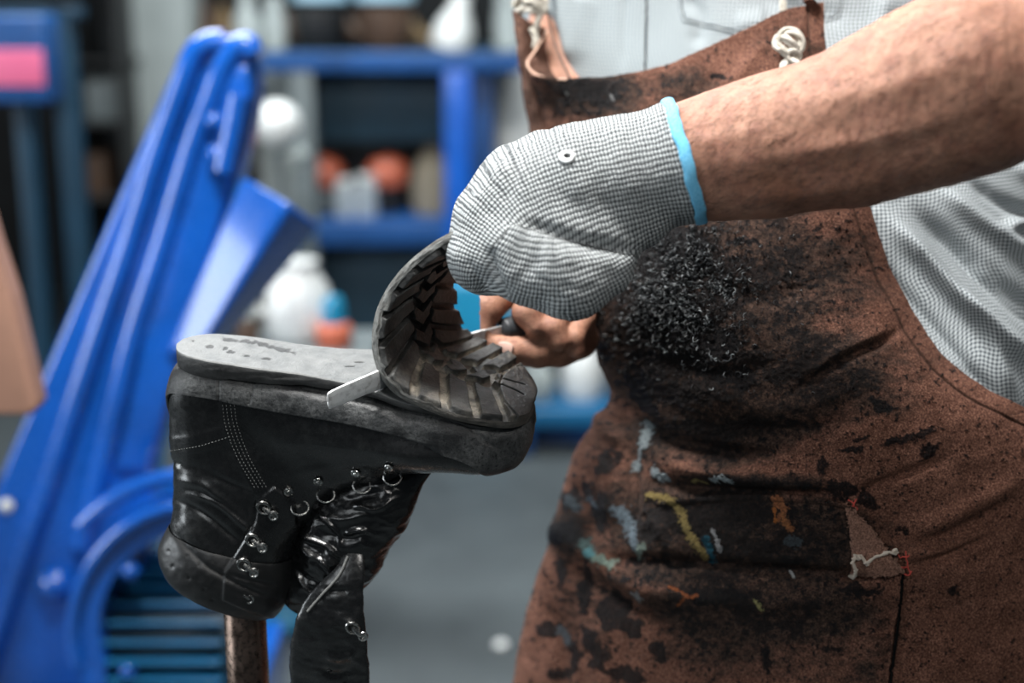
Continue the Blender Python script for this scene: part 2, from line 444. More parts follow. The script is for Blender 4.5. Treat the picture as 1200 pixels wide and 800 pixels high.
# shell: outer wall, rolled opening, inner wall
inner = (P0-N0*.0035)[::-1][:MB_//3]
allP = np.concatenate([Pu, inner])
V = allP.reshape(-1, 3)
upper = mk('leather_upper', V, gridf(len(allP), NB_, True), M_leather, boot)
b_up = bvh_of(upper)
# collar ring round the opening
js = slice(int(MB_*.885), MB_)
Pc = Pu[js]; Nc = N0[js]; k = len(Pc); tt = np.linspace(0, 1, k)
puff = .0012+.0052*np.sin(np.pi*np.clip(tt*1.02, 0, 1))**.7
perf = np.zeros_like(X0[js])
for (hx, hy) in [(202,645),(207,662),(225,675),(241,687),(222,650),(236,660),(250,700)]:
    perf += np.exp(-(((X0[js]-hx)**2+(Y0[js]-hy)**2)/2.6))
Pc = Pc+Nc*(puff[:, None]*(.9+.15*fbm(X0[js]/22, Y0[js]/22, None, 5, 3))-.0009*np.clip(perf, 0, 1))[..., None]
end = np.concatenate([Pc, (P0-N0*.004)[js][::-1][:6]])
mk('padded_collar', end.reshape(-1, 3), gridf(len(end), NB_, True), M_collar, boot)

# rubber rand: wraps the foot along the sole edge
RL = [(180,458),(200,462),(230,466),(260,470),(300,478),(330,483),(400,494),(440,503),(475,512),(514,529),(545,541),(575,551),(640,575)]
rx, ry = zip(*RL)
hn = NB_//2
rows = []
for i in range(MB_):
    below = Y0[i, :hn]-np.interp(X0[i, :hn], rx, ry)
    j = np.argmax(below > 0) if (below > 0).any() else hn-1
    if below[0] > 0: j = 0
    if j == 0: f = 0.
    elif below[j] <= 0: f = hn-1
    else: f = j-1+below[j-1]/(below[j-1]-below[j])
    rows.append(f)
rows = np.array(rows); rows[3:-3] = np.convolve(np.pad(rows, 14, 'edge'), np.ones(29)/29, 'valid')[3:-3]; last = np.argmax((rows <= 0.01) & (np.arange(MB_) > MB_//2)) or MB_
n2 = 221; PR = np.zeros((last, n2, 3)); XR = np.zeros((last, n2)); YR = XR.copy(); NR = PR.copy()
for i in range(last):
    a = np.linspace(-rows[i], rows[i], n2); ai = np.floor(a).astype(int); f = (a-ai)[:, None]
    g = lambda A: A[i][ai % NB_]*(1-f)+A[i][(ai+1) % NB_]*f
    PR[i] = g(P0); NR[i] = g(N0); XR[i] = g(X0[..., None])[:, 0]; YR[i] = g(Y0[..., None])[:, 0]
hr = (.0026*sst(1.0, .94, np.arange(last)/last)+.0001)[:, None]+.0008*fbm(XR/30, YR/14, None, 9, 4)
for sx0, sy0, sx1, sy1 in ((257,436,257,470),(300,444,292,472)):
    hr -= .0011*np.exp(-(segdist(XR, YR, [(sx0,sy0),(sx1,sy1)])[0]/1.1)**2)
hr += folds(XR, YR, [([(370,470),(420,476),(480,500)], 3, .5), ([(450,455),(470,490),(480,520)], 8, -.7), ([(520,470),(560,510),(600,535)], 3, -.9), ([(470,470),(530,490),(600,498)], 4, .7), ([(305,455),(360,468),(430,480)], 6, .5)])*.001
PR = PR+NR*hr[..., None]
V, F = slab(PR, .003, NR)
rand_ = mk('rubber_rand', V, F, M_rand, boot, attrs={'dirt': np.zeros(len(V)), 'pale': np.zeros(len(V))})
b_rand = bvh_of(rand_)

# midsole board, bare where the outsole is torn off
MS = [  # centre px, py(top), half width px, thickness px, tilt
 (207,403,2,19,21),(212,403,20,20,21),(228,404,36,21,21),(262,407,45,20,21),(305,413,47,17,21),(355,420,46,14,21),(400,426,49,11,22),(440,432,56,9,24),(485,441,66,9,26),(530,447,70,9,28),(570,452,66,9,30),(602,462,48,9,30),(618,472,24,9,30),(624,480,2,9,30)]
A = cr(np.array(MS, float), 360); m = len(A); n = 141
u = np.linspace(-1, 1, n)
W = np.sin(np.radians(A[:, 4]))[:, None]*UP+np.cos(np.radians(A[:, 4]))[:, None]*FW
cen = C(A[:, 0], A[:, 1], bd(A[:, 1])); w = np.maximum(A[:, 2], .5)*BD*K
top = cen[:, None]+(W*w[:, None])[:, None]*u[None, :, None]
x, y, d = proj(top.reshape(-1, 3)); x = x.reshape(m, n); y = y.reshape(m, n)
SN = np.cross(RT, W); SN = SN*np.sign(SN@UP)[:, None]
edge_r = .0010*np.clip((np.abs(u)-.93)/.07, 0, 1)**2
mark = np.zeros_like(x)
for hx, hy, rx_, ry_ in [(246,406,5,2),(264,408,3,2.4),(270,412,5,2),(289,417,4,1.6),(312,420,6,1.6),(226,399,1.6,1),(420,424,7,.9),(410,429,6,.8)]:
    q = ((x-hx)/rx_)**2+((y-hy)/ry_)**2+.8*fbm(x/3, y/2, None, 4, 3); mark = np.maximum(mark, sst(1.3, .8, q))
dd = segdist(x, y, [(262,397),(300,401),(330,409),(345,413)])[0]+2.6*fbm(x/5, y/3, None, 6, 4); mark = np.maximum(mark, sst(2.6, 1.2, dd))
hh = -.0007*mark+.0005*fbm(x/16, y/5, None, 12, 4)+(-edge_r)[None]
top = top+SN[:, None]*hh[..., None]
wav = 1+.0*u
th_ = A[:, 3][:, None]*BD*K*(1+.12*fbm(x/30, y*0, None, 33, 3))
bot = top-SN[:, None]*th_[..., None]-(W*w[:, None])[:, None]*(u[None, :, None]*.03)
mid_v = []
# side wall gets its own rows so that its torn layers show
ring = [top]
V = np.concatenate([top.reshape(-1, 3), bot.reshape(-1, 3)]); F = [gridf(m, n), gridf(m, n, off=m*n, flip=True)]; off = 2*m*n
edge = np.concatenate([np.zeros(m*n), np.ones(m*n)])
dirt = np.concatenate([mark.ravel(), np.zeros(m*n)])
VV = [V]; EE = [edge]; DD = [dirt]
for side, col in ((-1, 0), (1, n-1)):
    kk = 12; s = np.linspace(0, 1, kk); T = top[:, col][:, None]*(1-s)[None, :, None]+bot[:, col][:, None]*s[None, :, None]
    xx, yy, _ = proj(T.reshape(-1, 3)); rag = (.0007*fbm(xx/25, yy/2.2, None, 5, 4)).reshape(m, kk)
    T = T+(W*side)[:, None]*(rag*np.sin(np.pi*s)[None]+.0012*np.sin(np.pi*s)[None])[..., None]
    VV.append(T.reshape(-1, 3)); EE.append(np.repeat(sst(.02, .12, s)[None], m, 0).ravel()); DD.append(np.zeros(m*kk)); F.append(gridf(m, kk, off=off, flip=side > 0)); off += m*kk
mk('midsole', np.concatenate(VV), np.concatenate(F), M_mid, boot, attrs={'edge': np.concatenate(EE), 'dirt': np.concatenate(DD)})

# outsole with lugs: still glued at the toe, curled up into the gloved hand
OS = [ # near edge, far edge (px,py,depth)
 ((625,478,1.19),(624,468,1.205)),((618,489,1.172),(621,448,1.228)),((598,494,1.158),(609,430,1.250)),((566,491,1.152),(595,416,1.262)),((530,483,1.150),(577,407,1.268)),
 ((495,470,1.150),(560,400,1.270)),((468,456,1.150),(549,393,1.268)),((452,437,1.149),(541,383,1.262)),((444,413,1.147),(534,366,1.252)),((444,386,1.143),(531,346,1.238)),
 ((451,360,1.138),(533,326,1.222)),((466,334,1.130),(541,307,1.205)),((487,311,1.122),(556,291,1.190)),((513,291,1.115),(576,280,1.176)),((540,276,1.108),(600,272,1.163)),((566,264,1.10),(624,266,1.15))]
G = np.array([[np.array(a), np.array(b)] for a, b in OS]); G = CA(G)
m, n = 560, 240
E = cr(G, m); u = np.linspace(0, 1, n)
# resample along the centre line evenly
cl = E.mean(1); L = np.concatenate([[0], np.cumsum(np.linalg.norm(np.diff(cl, axis=0), axis=1))]); tt = np.interp(np.linspace(0, L[-1], m), L, np.arange(m))
i0 = np.clip(tt.astype(int), 0, m-2); f = (tt-i0)[:, None, None]; E = E[i0]*(1-f)+E[i0+1]*f; L = np.linspace(0, L[-1], m)*1000
P = E[:, :1]*(1-u)[None, :, None]+E[:, 1:]*u[None, :, None]
N = gnorm(P); 
if N[m//6, n//2]@UP < 0: N = -N
Nc = N.copy()
for _ in range(60): Nc[1:-1] = (Nc[:-2]+Nc[2:]+2*Nc[1:-1])/4
Nc /= np.linalg.norm(Nc, axis=-1, keepdims=True)
dome = .004*np.sin(np.pi*u)[None]*np.exp(-(L[:, None]/60)**2)
a = L[:, None]+0*u[None]; wd = np.linalg.norm(E[:, 1]-E[:, 0], axis=1)*1000; b = (u[None]-.5)*wd[:, None]   # mm
ab = np.abs(b)/(wd[:, None]/2)
aw = a+1.2*fbm(a/14, b/14, None, 2, 2); bw = b+1.0*fbm(a/12, b/12, None, 7, 2)
def blk(d, e=.9): return sst(-e, e, d)
h = np.zeros_like(a)
# side lugs (both edges), slanted; chevrons down the middle; smooth toe cap
per = 22.0
sl = aw+np.sign(bw)*0+.35*np.abs(bw)
cellp = (sl+3) % per; side = np.minimum(cellp, per-cellp)
lug_side = blk(side-3.2)*blk(np.abs(bw)-18.5+3*sst(95, 120, aw)-2.2*np.sin(aw/3.1))*blk(wd[:, None]/2-np.abs(bw)-.6, .5)
cellc = (aw-.75*np.abs(bw)+6) % per; cc = np.minimum(cellc, per-cellc)
lug_mid = blk(cc-4.0)*blk(8.5+4*sst(95, 120, aw)-np.abs(bw)+1.3*np.sin(aw/2.3))*blk(np.abs(bw)-1.0+2*sst(8, 2, np.abs(bw)))
toe = blk(31-np.hypot(aw-2, bw*.62)+4*np.sin(bw/7.)*0)
toe = toe*np.maximum(1-np.exp(-((np.abs(bw+3)-11+.2*aw)/.8)**2)*sst(10, 16, aw), 0)
past = sst(28, 33, np.hypot(aw-2, bw*.62))
h = np.maximum(toe, past*np.maximum(lug_side, lug_mid))
taper = blk(a-1.5, 1.5)
H = .0052*h*taper+dome+.00025*fbm(a/3, b/3, None, 3, 3)
topP = P+Nc*H[..., None]
side_b = blk(wd[:, None]/2-np.abs(b)-.3, .6)
ins = topP.copy()
dirt = (1-h)*sst(20, 30, a)*sst(118, 80, a)*sst(1.0, .8, ab)*(.75+.8*fbm(a/8, b/8, None, 5, 3))*1.35
dirt = np.clip(dirt, 0, 1)+.26*sst(0, .45, fbm(a/14, b/20, None, 9, 4))*sst(150, 60, a)
pale = np.zeros_like(a)
off = m*n; thk = .0062
bot = P-Nc*thk
VV = [topP.reshape(-1, 3), bot.reshape(-1, 3)]; F = [gridf(m, n), gridf(m, n, off=off, flip=True)]; D = [dirt.ravel(), np.zeros(m*n)]; Q = [pale.ravel(), np.full(m*n, .25)]
off *= 2; kk = 16; s = np.linspace(0, 1, kk)
for col, sg in ((0, -1), (n-1, 1)):
    T = topP[:, col][:, None]*(1-s)[None, :, None]+bot[:, col][:, None]*s[None, :, None]
    wv = E[:, 1]-E[:, 0]; wv = wv/np.linalg.norm(wv, axis=1, keepdims=True)*sg
    rag = (.0009*fbm(np.repeat(L[:, None]/9, kk, 1), np.repeat((s*3)[None], m, 0), None, 6, 4)+.0006)*np.sin(np.pi*s)[None]
    T = T+wv[:, None]*rag[..., None]
    VV.append(T.reshape(-1, 3)); F.append(gridf(m, kk, off=off, flip=sg < 0)); off += m*kk
    pq = sst(60, 110, L)[:, None]*(.45+.75*sst(-.1, .35, fbm(np.repeat(L[:, None]/6, kk, 1), np.repeat((s*4)[None], m, 0), None, 16, 4)))
    Q.append(pq.ravel()); D.append(np.zeros(m*kk)+.12)
for row in (0, m-1):
    i = np.arange(n-1)+row*n; q = np.stack([i, i+m*n, i+1+m*n, i+1], 1); F.append(q if row else q[:, ::-1])
outsole = mk('outsole', np.concatenate(VV), np.concatenate(F), M_sole, boot, attrs={'dirt': np.concatenate(D), 'pale': np.clip(np.concatenate(Q), 0, 1)})
b_out = bvh_of(outsole)

# torn welt lip between rand and outsole
for nm, pl, r in (('torn_welt', [(463,466),(490,478),(525,490),(556,500),(590,500),(618,492)], .0017),):
    pts = on(b_rand, smooth_pl(pl, 60), .0006); mb = MB(); rr = r*(1+.35*fbm(np.arange(len(pts))/4., np.zeros(len(pts)), None, 3, 3)); mb.tube(pts, rr, 10)
    mb.build(nm, M_sole, boot)

# wrinkled gusset (tongue bellows) below the facing
def blob_loft(name, path, rad, squash, mat, parent, m=200, n=160, amp=.004, fr=30, seed=1, dd=BD, fl=None):
    A = cr(np.array([[p[0], p[1], p[2]+float(bd(p[1]))-1.2 if len(p) > 2 else float(bd(p[1])), r] for p, r in zip(path, rad)], float), m)
    c = CA(A[:, :3]); r = np.maximum(A[:, 3], .4)*A[:, 2]*K
    T = np.gradient(c, axis=0); T /= np.linalg.norm(T, axis=1, keepdims=True)
    S = np.cross(T, FW); S /= np.linalg.norm(S, axis=1, keepdims=True); D = np.cross(S, T)
    th = np.linspace(0, 2*np.pi, n, endpoint=False)
    P = c[:, None]+r[:, None, None]*(S[:, None]*np.cos(th)[None, :, None]+D[:, None]*(squash*np.sin(th))[None, :, None])
    N = gnorm(P, True)
    if N[m//2, 0]@(P[m//2, 0]-c[m//2]) < 0: N = -N
    x, y, _ = proj(P.reshape(-1, 3)); x = x.reshape(m, n); y = y.reshape(m, n)
    q = P*fr
    w = fbm(q[..., 0]+.6*fbm(q[..., 0]*.7, q[..., 2]*.7, q[..., 1], 5, 2), q[..., 1], q[..., 2]*1.6, seed, 4)
    h = amp*(1-2*np.abs(w))*np.minimum(1, r/r.max()*1.2)[:, None]
    if fl: h = h+folds(x, y, fl)*.001
    P = P+N*h[..., None]
    return mk(name, P.reshape(-1, 3), gridf(m, n, True), mat, parent)
blob_loft('tongue_gusset', [(505,548),(478,560),(450,580),(420,608),(396,640),(378,668),(358,692),(346,708)], [4,22,40,50,52,46,34,20], .75, M_soft, boot, 260, 220, .0036, 21, 3,
          fl=[([(350,625),(385,640),(400,655)], 2.6, 3.0), ([(360,648),(378,656),(392,675)], 2.4, 2.6), ([(345,668),(362,690),(380,700)], 2.4, 2.6), ([(375,600),(395,622),(398,640)], 2.4, 2.8), ([(410,590),(440,596),(462,584)], 3, 2.6), ([(400,628),(420,620),(440,624)], 2.6, 2.6), ([(355,600),(400,608),(440,600)], 5, 2.2), ([(370,622),(410,630),(450,615)], 5, -2.2), ([(345,640),(372,650),(400,668)], 5, 2.), ([(340,665),(370,680),(395,690)], 4, -2), ([(385,640),(392,665)], 4, 2), ([(400,590),(450,575)], 5, -2)])
flap = blob_loft('quarter_flap', [(422,632,1.180),(416,648,1.170),(410,671,1.162),(400,695,1.157),(392,716,1.155),(387,742,1.155),(386,775,1.16),(387,815,1.165),(390,850,1.17),(392,862,1.17)], [6,11,17,28,36,42,45,43,30,4], .22, M_leather, boot, 260, 180, .0016, 26, 8,
          fl=[([(380,765),(400,770),(418,760)], 5, 2.4), ([(372,780),(395,790),(415,782)], 4, -2.2), ([(385,692),(410,692)], 4, -1.5), ([(392,720),(420,735)], 5, 1.2)])
b_flap = bvh_of(flap)
seam = on(b_flap, smooth_pl([(361,716),(377,697),(397,675),(408,652)], 30), .0012, 1.18)
MB().tube(seam, .0012, 8).build('flap_binding', M_thread, boot)
for (hx, hy) in ((386,786),(404,802)):
    p, nn = hit(b_flap, hx, hy)
    if p is not None: MB().torus(p+nn*.0006, .0016, .0007, nn).build('punched_hole', M_soft, boot)

# lace hardware
def dring(px, py, rx, ry, bvh=b_up):
    p, nn = hit(bvh, rx, ry); q, n3 = hit(bvh, px, py)
    if q is None: q = C(px, py, proj(p[None])[2][0])
    if n3 is None: n3 = nn
    mb = MB(); nn2 = nn+np.array([0, -.2, .3]); nn2 /= np.linalg.norm(nn2)
    q = q+nn*.003
    mb.torus(q, .0064, .00085, -FW+.45*UP+.25*RT, 34, 8, 1.15)
    mb.build('lace_ring', M_hook, boot)
    mb = MB(); mb.torus(p+nn*.0018, .0028, .0013, nn, 22, 8); z = Vector(nn).to_track_quat('Z', 'Y').to_matrix().to_4x4()
    mb.lathe(p+nn*.0012, [(0, .0022), (.0012, .0022), (.002, .0014), (.0022, 0)], 18, z); mb.build('rivet', M_hook, boot)
for a in ((382,577,373,563),(425,566,417,553),(461,556,456,546)): dring(*a)
def hook(px, py, bvh=b_up, s=1.12):
    p, nn = hit(bvh, px-7, py-4); q, n3 = hit(bvh, px+5, py+4)
    if p is None or q is None: return
    mb = MB(); ax = q-p
    mb.torus(p+nn*.0020, .0040*s, .0012*s, nn, 26, 8, 1.25, ax)
    mb.torus(q+nn*.0042, .0029*s, .0012*s, nn+.3*FW*-1, 24, 8, 1.0, ax)
    mb.tube(np.array([p+nn*.001, (p+q)/2+nn*.004, q+nn*.0035]), .0019*s, 8)
    z = Vector(nn).to_track_quat('Z', 'Y').to_matrix().to_4x4(); mb.lathe(q+nn*.0005, [(.0022*s, 0), (.0020*s, .004), (.0008*s, .0044)], 16, z)
    mb.build('lace_hook', M_hook, boot)
for a in ((316,598),(303,636),(293,665),(287,695)): hook(*a)
dring(351,593,338,575)
hook(420,738, b_flap)

# stitching: dashes pressed along the seams
def dashes(name, lines, bvh, gap=.0030, ln=.0014, r=.00040, off=.0008):
    mb = MB()
    for pl in lines:
        p = on(bvh, smooth_pl(pl, 80), off)
        if len(p) < 3: continue
        L = np.concatenate([[0], np.cumsum(np.linalg.norm(np.diff(p, axis=0), axis=1))]); s = 0
        while s+ln < L[-1]:
            q = np.stack([[np.interp(v, L, p[:, k]) for k in range(3)] for v in (s, s+ln*.5, s+ln)]); mb.tube(q, [r*.6, r, r*.6], 6); s += gap
    return mb.build(name, M_thread, boot)
dashes('seam_stitching', [[(x+o, y) for x, y in HEELSEAM] for o in (-7,-2.5,2.5,7)]+[[(x, y+o) for x, y in BACKSEAM] for o in (4,)], b_up)

# ================================================================== STAND
post = empty('boot_stand', (float(C(289,760,1.262)[0]), float(C(289,760,1.262)[1]), 0), 'round steel post of a cobbler stand rising inside the upturned boot', 'stand')
pc = C(289, 760, 1.262)
zt = float(C(288,470,1.2)[2])
MB().lathe((pc[0], pc[1], 0), [(0, zt+.01), (.012, zt+.008), (.0185, zt), (.0185, .06), (.0185, .03)], 40).build('pole', M_steel, post)
MB().lathe((pc[0], pc[1], 0), [(.0188, .12), (.03, .10), (.034, .05), (.15, .03), (.17, .02), (.17, 0), (0, 0)], 48).build('base', M_steel, post)
last_c = C(300, 452, 1.2)
V, F = slab(patch(np.array([[[-.03,-.018,0],[-.032,0,.002],[-.03,.018,0]],[[0,-.02,.002],[0,0,.004],[0,.02,.002]],[[.06,-.022,-.006],[.06,0,-.004],[.06,.022,-.006]],[[.11,-.014,-.02],[.115,0,-.02],[.11,.014,-.02]]])[..., :], 30, 16)+np.array([pc[0], pc[1], zt-.004]), .008)
mk('last_plate', V, F, M_steel, post)

# ================================================================== KNIFE
knife = empty('knife', C(600, 388, 1.30), 'flat steel blade with dark grip pushed under the peeled boot sole', 'knife')
t = NT('blade_steel'); br = t.noise(30, 5, .6, t.mapv(t.tc.outputs['Object'], (3, 30, 30))); sp = t.noise(90, 6, .7)
M_blade = t.fin(t.mix(t.rng(sp, .5, .7), (.86, .87, .87), (.42, .41, .40)), t.rng(br, .3, .7, .28, .5), t.rng(sp, .5, .66, .12, .3), t.bump(br, .3, .0004))
t = NT('dark_grip'); M_grip = t.fin(t.mix(t.rng(t.noise(50), .4, .7), (.025, .028, .032), (.06, .065, .07)), .5, 0., t.bump(t.noise(400), .3, .0005))
BL = [(384,470,1.132,8.5),(387,469,1.133,11),(395,466,1.136,12.5),(440,447,1.152,13),(490,428,1.214,13),(530,412,1.258,14),(548,405,1.276,15.5),(580,396,1.293,15),(618,386,1.310,12)]
A = cr(np.array(BL, float), 120); c = CA(A[:, :3]); T = np.gradient(c, axis=0); T /= np.linalg.norm(T, axis=1, keepdims=True)
S = np.cross(T, np.cross(T, -FW*.55+UP*.8)); S /= np.linalg.norm(S, axis=1, keepdims=True)
if S[0]@UP > 0: S = -S
tipr = np.sqrt(np.clip(1-((6-np.arange(120))/6.)**2, .1, 1)); tipr[6:] = 1
w = A[:, 3]*A[:, 2]*K*tipr; u = np.linspace(-1, 1, 25)
P = c[:, None]+S[:, None]*(w[:, None]*u[None])[..., None]
N = gnorm(P); N = N*np.sign(np.sum(N*-FW, -1, keepdims=True))
P2 = P+N*(.0011*(1-np.clip((np.abs(u)-.45)/.55, 0, 1)**1.2))[None, :, None]
V, F = slab(P2, .0014, N); mk('blade', V, F, M_blade, knife)
hp = [(586,388,1.294),(606,384,1.303),(630,386,1.31),(650,390,1.325),(664,394,1.34)]
hc = CA(cr(np.array(hp, float), 50)); V, F = tube_vf(hc, np.interp(np.linspace(0, 1, 50), [0, .06, .4, .8, .96, 1], [.006, .011, .0125, .012, .011, .004]), 24); mk('grip', V, F, M_grip, knife)
# ================================================================== PERSON
person = empty('person', (C(900, 800, 1.45)[0], C(900, 800, 1.45)[1], 0), 'person in checked shirt, stained brown apron and one grey glove, gripping the boot sole', 'person')

# ---- skin
def capc(a, b):
    """limb piece: (px,py,depth,radius px) -> metres"""
    A, B = C(*a[:3]), C(*b[:3]); return A, B, a[3]*a[2]*K, b[3]*b[2]*K
LIMB = [ # left arm reaching across the front
 [(690,222,1.12,50),(760,202,1.112,58)],[(760,202,1.112,58),(822,187,1.106,65)],[(822,187,1.106,66),(870,178,1.096,71)],[(870,178,1.096,71),(912,170,1.088,77)],[(912,170,1.088,77),(998,150,1.07,87)],[(998,150,1.07,87),(1073,120,1.052,98)],
 [(1073,120,1.052,98),(1140,93,1.038,106)],[(1140,93,1.038,106),(1300,20,1.02,98)],[(1300,20,1.02,98),(1330,-40,1.04,100)]]
TORSO = []
def b3(a, b, ra, rb): return np.array(a, float), np.array(b, float), ra, rb
elbow = C(1330, -40, 1.04); sh_l = np.array([.50, 1.42, 1.66]); sh_r = np.array([.17, 1.64, 1.66])
hipc = C(960, 620, 1.50); chest = np.array([.32, 1.56, 1.50])
r_elb = C(664, 70, 1.53); wr_r = C(678, 318, 1.385)
arms = [capc(*l) for l in LIMB]
arms += [b3(elbow, sh_l, .062, .075)]
arms += [b3(sh_r, r_elb, .07, .048), b3(r_elb, wr_r, .046, .030)]
torso = [b3(sh_l+[-.02, 0, 0], sh_r+[.02, 0, 0], .07, .07), b3(chest, chest+[0, 0, -.25], .12, .12), b3((.29, 1.60, 1.48), (.29, 1.62, .85), .10, .10), b3((.42, 1.50, 1.48), (.42, 1.52, .85), .10, .11), b3((.31, 1.53, 1.64), (.31, 1.53, 1.78), .06, .055)]
# right hand closed round the knife grip
HR = [ [(678,318,1.385,30),(668,352,1.365,36)], [(668,352,1.365,36),(655,380,1.350,32)],[(640,345,1.355,22),(660,385,1.345,30)] ]
FG = [ # fingers: knuckle -> joints -> tip  (px,py,depth,r)
 [(624,336,1.335,23),(588,340,1.312,22),(570,362,1.296,20),(563,386,1.292,15)],       # index along the back of the blade
 [(650,350,1.330,21),(630,350,1.308,20),(618,366,1.292,18),(628,382,1.289,14)],
 [(668,362,1.330,17),(655,366,1.306,16),(648,384,1.290,14.5),(656,400,1.290,12.5)],
 [(684,374,1.332,15),(678,382,1.312,14),(672,396,1.298,13),(676,410,1.300,11)] ]
TH = [(668,400,1.345,20),(648,416,1.325,18.5),(612,418,1.305,15.5),(585,402,1.297,13),(566,392,1.296,10)]
TH = [(676,396,1.345,26),(655,407,1.322,23),(630,411,1.303,20),(600,410,1.296,17),(576,401,1.292,11)]
hand = [capc(*l) for l in HR]
fing = [[capc(f[i], f[i+1]) for i in range(3)] for f in FG]+[[capc(TH[i], TH[i+1]) for i in range(4)]]
def f_body(P):
    d = None
    for a in arms: v = cone(P, *a); d = v if d is None else smin(d, v, .018)
    for a in torso: d = smin(d, cone(P, *a), .05)
    h = None
    for a in hand: v = cone(P, *a); h = v if h is None else smin(h, v, .012)
    d = smin(d, h, .012)
    for f in fing:
        g = None
        for a in f: v = cone(P, *a); g = v if g is None else smin(g, v, .003)
        d = smin(d, g, .004)
    # tendons and muscle relief of the bare forearm
    return d
V, F = surfnet(f_body, (-.03, .93, .74), (.78, 1.76, 1.84), .0028)
x, y, dd = proj(V); N = vnorm(V, F)
for it in range(2): pass
near = (dd < 1.2) & (x > 780)
rel = folds(x, y, [([(850,120),(960,78),(1080,30),(1180,-20)], 26, 1.5), ([(840,215),(930,205),(1040,180),(1180,140)], 16, -2.2), ([(850,235),(960,225),(1060,205)], 10, 1.6), ([(860,160),(960,150),(1060,120),(1180,90)], 18, -1.4),
   ([(900,185),(1000,170),(1120,140)], 9, 1.4), ([(930,120),(1030,105),(1150,60)], 12, 1.0), ([(800,170),(850,160),(900,150)], 9, 1.0), ([(1010,60),(1100,40),(1190,10)], 10, -1.0), ([(880,60),(930,110),(990,200)], 20, .8)])
V = V+N*(np.where(near, rel*.001+.0007*fbm(x/26, y/26, None, 3, 4), .0003*fbm(x/9, y/9, None, 3, 3)))[:, None]
# hair direction coordinate along the forearm
ax = C(1142, 89, 1.0)-C(812, 187, 1.0); ax /= np.linalg.norm(ax)
t = NT('skin'); o = t.tc.outputs['Object']
blot = t.noise(14, 5, .6); blot2 = t.noise(55, 5, .65); pore = t.noise(650, 4, .7); cellv = t.vor(420, feat='DISTANCE_TO_EDGE')
hv = t.mapv(t.tc.outputs['Object'], (9, 20, 60), (0, R(14), 0)); hair = t.noise(16, 6, .75, hv, .6)
c = t.mix(t.rng(blot, .36, .66), (.31, .135, .080), (.52, .27, .18)); c = t.mix(t.rng(blot2, .44, .66, 0, .7), c, (.27, .105, .07))
c = t.mix(t.rng(hair, .50, .62, 0, .55), c, (.12, .065, .045)); c = t.mix(t.rng(pore, .52, .68, 0, .5), c, (.16, .08, .055)); c = t.mix(t.rng(t.noise(170, 5, .7), .52, .66, 0, .4), c, (.20, .09, .06))
M_skin = t.fin(c, t.rng(pore, .3, .7, .42, .62), 0., t.bump(t.math('ADD', t.math('MULTIPLY', cellv, .5), t.math('ADD', pore, hair)), .45, .0011), Subsurface_Weight=.08, Subsurface_Scale=.01, Specular_IOR_Level=.42)
M_skin.node_tree.nodes['Principled BSDF'].inputs['Subsurface Radius'].default_value = (1, .35, .2)
body = mk('body', V, F, M_skin, person)
# nails of the bare hand
t = NT('nail'); M_nail = t.fin((.62, .40, .33), .3, 0.)
b_body = bvh_of(body)
def nail(cx, cy, ang, a, b):
    ca, sa = math.cos(R(ang)), math.sin(R(ang)); m, n = 10, 9; P = np.zeros((m, n, 3)); ok = True
    for i in range(m):
        for j in range(n):
            u, v = (i/(m-1)*2-1), (j/(n-1)*2-1); s = math.sqrt(max(0, 1-.55*u*u*(abs(u) > .3)))
            l, nn = hit(b_body, cx+a*u*ca-b*v*s*sa, cy+a*u*sa+b*v*s*ca)
            if l is None: return
            P[i, j] = l+nn*.0007
    V, F = slab(P, .0012); mk('nail', V, F, M_nail, body)
nail(592,408,12,9,7); nail(563,388,-78,8,6.5)
# body hair of the forearm, denser low down to deepen the shaded underside
mb = MB(); cnt = 0
rr = np.random.default_rng(5)
while cnt < 2800:
    px, py = rr.uniform(800, 1200), rr.uniform(0, 250)
    l, nn = hit(b_body, px, py)
    if l is None or proj(l[None])[2][0] > 1.2 or nn@FW > -.05: continue
    if rr.random() > .35+.65*sst(60, 180, py-(.3*(1200-px)-60)): 
        if rr.random() > .22: continue
    dr = -ax*rr.uniform(.5, 1)-UP*rr.uniform(.1, .9)+rr.normal(0, .3, 3); dr -= nn*(dr@nn); dr /= np.linalg.norm(dr); ln = rr.uniform(.005, .012)
    cv = rr.normal(0, .25, 3)
    mb.tube(np.array([l-nn*.0003, l+nn*.0009+dr*ln*.4, l+nn*.0011+dr*ln*.75+cv*ln*.2, l+nn*.0009+dr*ln+cv*ln*.5]), [.00010, .00009, .00007, .00004], 3); cnt += 1
t = NT('arm_hair'); M_hair = t.fin((.05, .032, .024), .5, 0.)
tag(mb.build('arm_hair', M_hair, body), 'dark forearm hair', kind='stuff')

# ---- glove
GL = [ # named bones of the gloved left fist (px,py,depth,r px)
 ('cuff', [(706,214,1.118,67),(752,203,1.112,66),(806,188,1.107,72),(850,176,1.10,74)]),
 ('palm', [(628,232,1.120,66),(668,222,1.118,70),(715,212,1.116,67)]),
 ('heel', [(660,282,1.106,52),(708,274,1.106,46),(742,258,1.108,36)]),
 ('index', [(606,216,1.140,44),(574,254,1.142,40),(560,292,1.140,33),(566,314,1.135,28)]),
 ('middle', [(610,236,1.124,48),(580,268,1.118,44),(566,300,1.114,38),(582,314,1.118,30)]),
 ('ring', [(630,262,1.105,46),(610,292,1.096,44),(612,318,1.094,36),(645,326,1.10,36)]),
 ('pinky', [(668,290,1.095,42),(655,318,1.088,42),(672,332,1.088,41),(708,316,1.094,34)]),
 ('thumb', [(640,190,1.150,38),(590,215,1.170,32),(562,262,1.172,27),(558,290,1.165,25)]) ]
bones = []
for nm, pl in GL:
    L = 0
    for a, b in zip(pl[:-1], pl[1:]):
        q = capc(a, b); bones.append((nm, q, L)); L += np.linalg.norm(q[1]-q[0])
